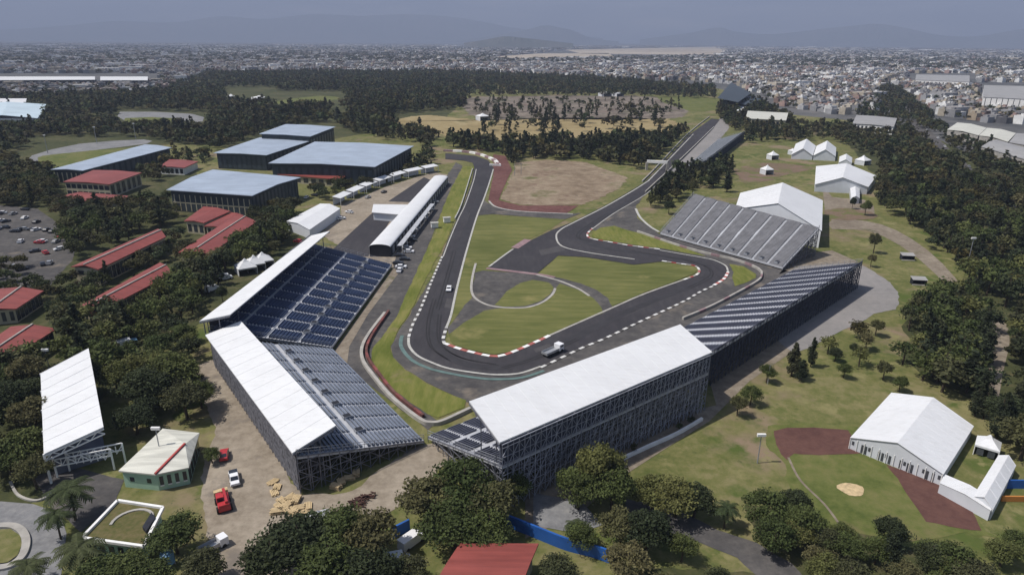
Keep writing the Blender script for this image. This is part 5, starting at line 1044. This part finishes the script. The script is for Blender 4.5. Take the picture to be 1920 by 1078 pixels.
# woods: polygon in the photograph (ground line), spacing, share of conifers, heights, label stem, group
WOODS = [
 ([(0, 640), (80, 690), (70, 780), (90, 850), (70, 900), (0, 900)], 5.8, .1, (7, 12), 'at the picture edge beside the old white-roofed stand'),
 ([(190, 640), (260, 600), (330, 610), (380, 640), (370, 700), (390, 790), (330, 800), (230, 800), (215, 740)], 6.5, .0, (6, 10), 'in the green clump between the old stand and the dirt road'),
 ([(100, 620), (180, 610), (290, 560), (390, 480), (480, 440), (530, 410), (560, 440), (480, 500), (420, 530), (370, 600), (300, 610), (230, 660), (170, 760), (120, 680)], 6, .12, (8, 13), 'in the belt between the red roofs and roofed stands'),
 ([(30, 560), (130, 520), (200, 560), (150, 640), (110, 640), (80, 600)], 6.5, .1, (6, 10), 'round the red roofs cut by the picture edge'),
 ([(130, 390), (330, 380), (345, 420), (300, 430), (140, 495), (110, 430), (70, 390), (0, 380), (0, 330), (100, 330), (110, 385)], 6.8, .15, (8, 13), 'between the car park and the columned blue hall'),
 ([(310, 450), (350, 440), (335, 470), (395, 490), (320, 500), (200, 545), (180, 560), (140, 560), (190, 530)], 6.8, .05, (6, 10), 'between the two long red-roofed blocks'),
 ([(480, 400), (560, 400), (540, 420), (520, 480), (430, 490), (430, 460)], 6, .1, (8, 12), 'behind the white pagoda tents'),
 ([(0, 420), (0, 570), (55, 570), (110, 560), (60, 520), (20, 480)], 7.5, .05, (4, 8), 'among the parked cars at the picture edge'),
 ([(560, 370), (640, 345), (780, 300), (800, 280), (820, 300), (800, 320), (700, 350), (640, 375), (600, 380)], 8, .15, (6, 11), 'between the wide blue hall and the awning tents'),
 ([(0, 190), (100, 184), (240, 179), (420, 170), (560, 165), (700, 160), (870, 165), (870, 205), (735, 215), (735, 240), (690, 255), (620, 232), (540, 230), (400, 270), (330, 270), (225, 245), (220, 215), (95, 225), (0, 225)], 10, .35, (10, 17), 'in the large woodland beyond the blue halls'),
 ([(0, 245), (225, 245), (270, 262), (170, 270), (60, 290), (0, 300)], 10, .2, (9, 15), 'in the woodland left of the green pitch'),
 ([(320, 285), (400, 292), (380, 315), (320, 330), (270, 350), (262, 320), (330, 300)], 8.5, .15, (6, 11), 'between the narrow blue hall and the columned one'),
 ([(0, 300), (80, 300), (95, 330), (100, 390), (0, 380)], 9, .2, (8, 13), 'at the picture edge in front of the narrow blue hall'),
 ([(625, 237), (740, 235), (830, 275), (790, 285), (780, 270), (700, 262)], 10, .4, (9, 15), 'behind the wide blue hall'),
 ([(830, 272), (960, 276), (1100, 270), (1250, 262), (1330, 228), (1335, 240), (1290, 268), (1230, 320), (1160, 312), (1100, 300), (980, 298), (960, 312), (940, 288), (870, 284)], 7.2, .55, (10, 17), 'in the dark row of trees beyond the sand lot'),
 ([(840, 262), (900, 262), (900, 274), (840, 272)], 6, 1, (8, 12), 'in the row of slim conifers on the dry field'),
 ([(870, 168), (1120, 168), (1340, 178), (1340, 186), (1120, 182), (880, 182)], 14, .4, (10, 16), 'along the far edge of the sand lot'),
 ([(900, 215), (1240, 208), (1250, 240), (905, 262)], 26, .75, (9, 18), 'scattered over the dry field'),
 ([(330, 240), (620, 226), (500, 250), (400, 286), (335, 270), (280, 262), (235, 250)], 8.5, .25, (8, 14), 'between the woodland and the blue halls'),
 ([(620, 212), (745, 214), (800, 245), (830, 272), (740, 238), (640, 236)], 8.5, .4, (8, 14), 'behind the stepped blue hall'),
 ([(0, 225), (225, 228), (228, 246), (60, 258), (0, 262)], 9, .25, (8, 14), 'in the woodland left of the green pitch'),
 ([(1350, 246), (1396, 246), (1402, 214), (1350, 212)], 8, .6, (9, 14), 'at the far end of the long straight'),
 ([(880, 186), (1280, 192), (1285, 212), (885, 214)], 21, .5, (5, 12), 'on the rough ground beyond the dry field'),
 ([(1215, 330), (1295, 300), (1380, 315), (1350, 350), (1290, 360), (1245, 400), (1215, 390)], 7, .5, (8, 13), 'in the clump above the broad grey stand'),
 ([(1400, 185), (1480, 225), (1500, 265), (1400, 270), (1395, 240), (1345, 235), (1345, 205)], 9, .5, (9, 15), 'between the long straight and the twin-peaked tent'),
 ([(1480, 235), (1600, 238), (1700, 240), (1760, 290), (1640, 300), (1575, 268), (1490, 262)], 10, .2, (7, 13), 'behind the twin-peaked tent'),
 ([(1645, 300), (1760, 292), (1840, 350), (1920, 420), (2000, 500), (2000, 600), (1920, 570), (1830, 580), (1795, 500), (1720, 430), (1650, 400), (1650, 350)], 7.6, .25, (9, 15), 'in the large wood right of the green'),
 ([(1700, 590), (1790, 560), (1850, 590), (1850, 700), (1865, 770), (1920, 800), (1990, 860), (1900, 870), (1830, 790), (1760, 740), (1690, 690), (1700, 640)], 5.4, .2, (8, 13), 'in the wood behind the largest marquee'),
 ([(1895, 600), (1990, 590), (2000, 800), (1900, 760)], 6, .2, (7, 12), 'right of the red dirt path at the picture edge'),
 ([(1400, 985), (1460, 970), (1560, 1010), (1660, 1020), (1760, 1040), (1850, 1080), (1850, 1180), (1550, 1150), (1500, 1080), (1420, 1030)], 4.9, .05, (6, 10), 'in the dark wood along the bottom under the ball field'),
 ([(1250, 1040), (1340, 1060), (1420, 1080), (1420, 1160), (1240, 1160)], 7, .0, (6, 9), 'at the bottom edge below the service road'),
 ([(1560, 600), (1680, 580), (1690, 680), (1640, 720), (1560, 700), (1540, 660)], 14, .1, (3, 8.5), 'scattered on the slope beyond the grey lot'),
 ([(1720, 410), (1800, 480), (1810, 520), (1760, 500), (1700, 450)], 10, .1, (5, 9), 'along the dirt path by the wood'),
 ([(1600, 215), (1660, 160), (1700, 195), (1760, 250), (1700, 240), (1640, 232)], 12, .3, (8, 14), 'beside the avenue'),
 ([(1665, 160), (1690, 170), (1780, 250), (1920, 360), (1920, 400), (1850, 330), (1760, 262), (1700, 200)], 11, .3, (8, 13), 'on the far side of the avenue'),
 ([(1780, 300), (1850, 300), (1920, 320), (1920, 350), (1850, 330)], 10, .2, (8, 12), 'in front of the scalloped warehouse roofs'),
 ([(300, 150), (420, 140), (430, 172), (330, 176)], 14, .2, (8, 13), 'among the far white roofs'),
 ([(380, 140), (640, 138), (860, 138), (1120, 150), (1340, 168), (1340, 178), (870, 165), (560, 165), (420, 170)], 13, .35, (10, 17), 'in the far band of trees before the city'),
 ([(400, 680), (385, 760), (392, 860), (375, 880), (365, 800), (370, 720)], 9, 0, (2.5, 4.5), 'along the edge of the dirt road'),
 ([(1170, 858), (1318, 786), (1312, 780), (1165, 850)], 3.0, 0, (2, 3.4), 'in the hedge of bushes at the foot of the tall stand'),
]
for q_ in ([(1195, 372), (1215, 384), (1362, 240), (1350, 218), (1290, 245), (1215, 316), (1195, 345)], [(220, 206), (390, 212), (392, 244), (225, 244)], [(60, 258), (275, 258), (330, 282), (80, 320), (40, 305)], [(500, 172), (650, 172), (650, 202), (510, 206)], [(735, 215), (805, 212), (810, 246), (740, 246)], [(620, 205), (660, 205), (655, 225), (615, 225)], [(420, 165), (515, 165), (515, 197), (420, 197)], [(1262, 320), (1385, 250), (1372, 245), (1350, 224), (1340, 240)], [(1400, 505), (1500, 480), (1640, 510), (1692, 558), (1680, 585), (1600, 618), (1490, 665), (1400, 720)]): EXCL.append([G(*t_) for t_ in q_])
cand = []
for poly, sp, cf, (h0, h1), where in WOODS:
    W = [G(*((q[0] - 260 if q[0] <= 0 else q[0] + 220 if q[0] >= 1920 else q[0]), q[1])) for q in poly]; xs = [q[0] for q in W]; ys = [q[1] for q in W]
    nx_ = int((max(xs) - min(xs)) / sp) + 1; ny_ = int((max(ys) - min(ys)) / sp) + 1
    for i in range(nx_):
        for j in range(ny_):
            x = min(xs) + (i + random.uniform(.05, .95)) * sp; y = min(ys) + (j + random.uniform(.05, .95)) * sp
            if not inside(x, y, W): continue
            px, py = proj(x, y)
            if px < -300 or px > 2250: continue
            h = random.uniform(h0, h1)
            if any(inside(x, y, e) for e in EXCL) or any((x - t[0]) ** 2 + (y - t[1]) ** 2 < t[2] ** 2 for t in taken): continue
            k = 'conifer_tree' if random.random() < cf else 'broadleaf_tree'
            if k == 'broadleaf_tree': h *= .85
            cand.append((h / math.hypot(x, y, HCAM), k, x, y, h, where))
cand.sort(key=lambda c_: -c_[0]); used = {'conifer_tree': 0, 'broadleaf_tree': 0}; rest = []
LIMIT = {'broadleaf_tree': 228, 'conifer_tree': 275}
for a_, k, x, y, h, where in cand:
    if used[k] < LIMIT[k] and -20 < proj(x, y, h)[0] < 1940 and proj(x, y, h)[1] < 1085:
        used[k] += 1; dist = math.hypot(x, y)
        w_ = h * random.uniform(.8, 1.1) if k == 'broadleaf_tree' else h * random.uniform(.36, .6)
        size = 'small' if h < 6.5 else 'tall' if h > 11 else 'mid-sized'
        vi = random.randrange(6 if k == 'broadleaf_tree' else 3); tone = ('green', 'dark', 'green', 'dark', 'olive', 'green')[vi]
        look = f'{size} {tone} round tree' if k == 'broadleaf_tree' else f"{size} {'slim' if w_ < .45 * h else 'broad'} dark conifer"
        px = proj(x, y)[0]; wh = where
        if 'beyond the sand lot' in where: wh = 'in the row behind the red paved corner' if px < 980 else 'in the dark row behind the middle of the sand lot' if px < 1130 else 'in the dark row where it meets the long straight'
        elif 'large wood right' in where: wh = 'in the large wood beside the wide white tent' if proj(x, y)[1] < 400 else 'in the large wood beside the lower shelter'
        elif 'in the belt' in where: wh = 'below the long red-roofed blocks' if px < 300 else 'in the belt beside the roof of the navy-seat stand'
        plant(k, x, y, h, w_, 0 if dist < 190 else 1, f'{look} {wh}', f'{look}s {wh}', vi)
    else: rest.append((k, x, y, h))
def merged_wood(name, items):
    VV, TT = [], []; lib = {k: [fn(2)[:2] for _ in range(5)] for k, fn in (('broadleaf_tree', broadleaf), ('conifer_tree', conifer))}
    lib1 = {k: [fn(1)[:2] for _ in range(4)] for k, fn in (('broadleaf_tree', broadleaf), ('conifer_tree', conifer))}
    for k, x, y, h in items:
        V, T = random.choice((lib1 if y < 420 else lib)[k]); a = random.uniform(0, 6.28); c_, s_ = math.cos(a), math.sin(a); base = (10, 9) if k == 'broadleaf_tree' else (16, 5.5)
        w_ = (h * random.uniform(.85, 1.15) if k == 'broadleaf_tree' else h * random.uniform(.4, .62)) / base[1]; o = V.copy()
        o[..., 0], o[..., 1] = (V[..., 0] * c_ - V[..., 1] * s_) * w_ + x, (V[..., 0] * s_ + V[..., 1] * c_) * w_ + y; o[..., 2] = V[..., 2] * h / base[0]
        g = random.uniform(.7, 1.5); tn = np.array([random.uniform(.8, 1.35), 1.05, random.uniform(.75, 1.1)]) * g * .74
        VV.append(o); TT.append(T[:, None] * tn[None, :])
    me = quads_mesh(name, np.concatenate(VV), np.concatenate(TT), M['leaf_dark']); o = bpy.data.objects.new(name, me); COL.objects.link(o); return tag(o, kind='stuff')
print('trees', used, len(rest))

# ------------------------------------------------------------------ the city
CITY = [(-500, 80), (2400, 92), (2400, 290), (1985, 236), (1780, 228), (1745, 202), (1700, 172), (1662, 150), (1640, 185), (1655, 222), (1590, 218), (1480, 205), (1430, 180), (1380, 160), (1300, 152), (1120, 146), (860, 135), (640, 137), (480, 139), (380, 140), (330, 160), (280, 176), (120, 183), (-60, 178), (-500, 176)]
NOCITY = [[(-70, 158), (300, 158), (300, 138), (-70, 138)], [(905, 108), (1010, 100), (1060, 93), (1340, 87), (1365, 95), (1345, 105), (960, 113)], [(1700, 158), (1835, 160), (1835, 138), (1700, 138)], [(1835, 198), (1990, 205), (1990, 155), (1835, 155)], [(1590, 244), (1690, 246), (1690, 212), (1590, 212)]]
PAL = [('white', (.78, .78, .77)), ('grey', (.27, .27, .28)), ('pale grey', (.4, .4, .41)), ('cream', (.46, .41, .33)), ('pinkish', (.36, .25, .22)), ('terracotta', (.22, .15, .125)), ('tan', (.33, .27, .2)), ('dark', (.11, .11, .12))]
PW = [.17, .22, .13, .12, .12, .05, .11, .12]
hs = []; ang = R(24); ca, sa = math.cos(ang), math.sin(ang); trees_city = []
def add_band(d0, d1, lot, fill, big):
    ext = d1 * 1.02
    n = int(2 * ext / lot)
    U = np.arange(-n // 2, n // 2 + 1)
    for i in U:
        for j in U:
            if i % 7 == 0 or j % 12 == 0:
                if random.random() < .12: pass
                else: continue
            lx, ly = (i + .5) * lot, (j + .5) * lot
            x, y = lx * ca - ly * sa, lx * sa + ly * ca
            d = math.hypot(x, y)
            if y < 200 or d < d0 or d >= d1 or abs(x) > y * 1.02: continue
            px, py = proj(x, y)
            if px < -450 or px > 2350 or not inside(px, py, CITY) or any(inside(px, py, q) for q in NOCITY): continue
            r = random.random()
            if r > fill:
                if random.random() < .7: trees_city.append(('broadleaf_tree', x, y, random.uniform(6, 12) * (1 if lot < 20 else 1.6)))
                continue
            k = random.choices(range(8), PW)[0]; f = random.uniform(.75, 1.15); h = random.choice([3.2, 6, 6, 6.4, 8.6, 9]) * random.uniform(.9, 1.1)
            sx, sy = lot * random.uniform(.7, 1.05), lot * random.uniform(.75, 1.1)
            if random.random() < big: sx *= random.uniform(1.8, 4); sy *= random.uniform(1.4, 2.5); h = random.uniform(6, 14); k = random.choice([0, 0, 2, 1, 3])
            hs.append((h / d, x, y, sx, sy, h, k, f))
add_band(700, 1700, 11.5, .66, .02); add_band(1700, 2700, 13.5, .66, .025); add_band(2700, 4500, 20, .66, .03); add_band(4500, 8200, 38, .62, .05); add_band(8200, 14000, 85, .6, .05)
hs.sort(key=lambda q: -q[0] - (100 if -5 < proj(q[1], q[2])[0] < 1925 else 0)); print('houses', len(hs), 'city trees', len(trees_city))
def house_boxes(x, y, sx, sy, h, k, f):
    """wall box, roof slab with a parapet upstand and a stair hut"""
    out = []
    def bx(cx, cy, a, b2, z0, z1, wall, roof):
        c4 = [(-a / 2, -b2 / 2), (a / 2, -b2 / 2), (a / 2, b2 / 2), (-a / 2, b2 / 2)]; w4 = [(x + (cx + u) * ca - (cy + v) * sa, y + (cx + u) * sa + (cy + v) * ca) for u, v in c4]
        for i in range(4):
            p, q = w4[i], w4[(i + 1) % 4]; out.append(([(p[0], p[1], z0), (q[0], q[1], z0), (q[0], q[1], z1), (p[0], p[1], z1)], wall))
        out.append(([(p[0], p[1], z1) for p in w4], roof))
    wc = np.array(PAL[k][1]) * f; rc = wc * .4 + np.array([.3, .27, .25]) * random.uniform(.3, .8)
    bx(0, 0, sx, sy, 0, h, wc, rc)
    if sx > 6: bx(random.uniform(-.25, .25) * sx, random.uniform(-.25, .25) * sy, min(4, sx * .35), min(4, sy * .35), h, h + 2.2, wc, rc)
    return out
for i, (a_, x, y, sx, sy, h, k, f) in enumerate(hs[:300]):
    fs = house_boxes(0, 0, sx, sy, h, k, f); me = quads_mesh('city_house', np.array([q[0] for q in fs], 'f'), np.array([q[1] for q in fs], 'f'), M['city']); o = bpy.data.objects.new('city_house', me); COL.objects.link(o); o.location = (x, y, 0)
    px = proj(x, y)[0]; wh = 'behind the long thin white roofs' if px < 300 else 'behind the far band of woodland' if px < 860 else 'behind the rough ground' if px < 1340 else 'behind the dark-roofed stands' if px < 1500 else 'above the long pale building' if px < 1640 else 'beside the avenue' if px < 1720 else 'round the white apartment blocks'
    st = 'one-storey' if h < 4.2 else 'two-storey' if h < 7.5 else 'three-storey'
    st = ('wide ' if max(sx, sy) > 15 else '') + st
    tag(o, f'{PAL[k][0]} {st} flat-roofed house {wh}', 'house', f'{PAL[k][0]} {st} houses {wh}')
V, T = [], []
for (a_, x, y, sx, sy, h, k, f) in hs[300:]:
    for q, c_ in house_boxes(x, y, sx, sy, h, k, f): V.append(q); T.append(c_)
me = quads_mesh('distant_city', np.array(V, 'f'), np.array(T, 'f'), M['city']); o = bpy.data.objects.new('distant_city', me); COL.objects.link(o); tag(o, kind='stuff')
merged_wood('woodland', rest + trees_city)

# ------------------------------------------------------------------ hills and haze
def ridge(name, dist, prof, depth=1800, seed=1):
    """prof: (photo column, photo row of the crest); the hill has a front and a back slope"""
    rg = np.random.default_rng(seed); pts = smooth(prof, 10); b = MB(); rows = 9; grid = []
    for (px, py) in pts:
        d = ray(px, 76 + 7 * (px - 960) / 960); d = Vector((d[0], d[1], 0)).normalized(); e = ray(px, py); hz = max(4, HCAM + dist * e[2] / math.hypot(e[0], e[1]))
        col = []
        for r in range(rows):
            t = r / (rows - 1); s = math.sin(math.pi * t) ** 1.6; rr = dist + (t - .5) * depth * 2; z = hz * s * (1 + (.03 * rg.normal() if 0 < r < rows - 1 and r != rows // 2 else 0)) - 6
            col.append((d.x * rr, d.y * rr, z))
        grid.append(col)
    i0 = len(b.v)
    for c_ in grid: b.v += c_
    for i in range(len(grid) - 1):
        for r in range(rows - 1): a = i0 + i * rows + r; b.f.append((a, a + rows, a + rows + 1, a + 1)); b.m.append(0)
    return tag(b.build(name, M['hill']), kind='structure')
ridge('hills', 24000, [(-200, 60), (0, 56), (130, 48), (220, 40), (330, 42), (420, 31), (500, 36), (590, 27), (680, 30), (760, 27), (840, 31), (910, 42), (960, 52), (1040, 62), (1130, 72)], seed=3)
ridge('hills', 19500, [(850, 77), (930, 66), (985, 56), (1020, 48), (1050, 52), (1075, 58), (1110, 72), (1160, 78)], 700, 4)
ridge('hills', 22000, [(1200, 74), (1290, 62), (1345, 52), (1380, 60), (1450, 64), (1540, 54), (1600, 48), (1640, 45), (1690, 52), (1760, 66), (1830, 68), (1900, 56), (1960, 50), (2100, 52), (2300, 60)], seed=5)
ridge('hills', 8600, [(870, 80), (910, 74), (945, 68), (985, 71), (1030, 76), (1075, 81)], 300, 6)
hz = MB(); hz.box((0, 13900, 850), (56000, 29600, 1704)); ho = hz.build('haze', []); ho.data.materials.clear()
hm = bpy.data.materials.new('haze'); hm.use_nodes = True; n2 = hm.node_tree; n2.nodes.remove(n2.nodes['Principled BSDF']); pv = n2.nodes.new('ShaderNodeVolumePrincipled')
pv.inputs['Color'].default_value = (.53, .62, .85, 1); pv.inputs['Density'].default_value = 1.08e-4; pv.inputs['Anisotropy'].default_value = 0
n2.links.new(pv.outputs[0], n2.nodes['Material Output'].inputs['Volume']); ho.data.materials.append(hm); tag(ho, kind='stuff')
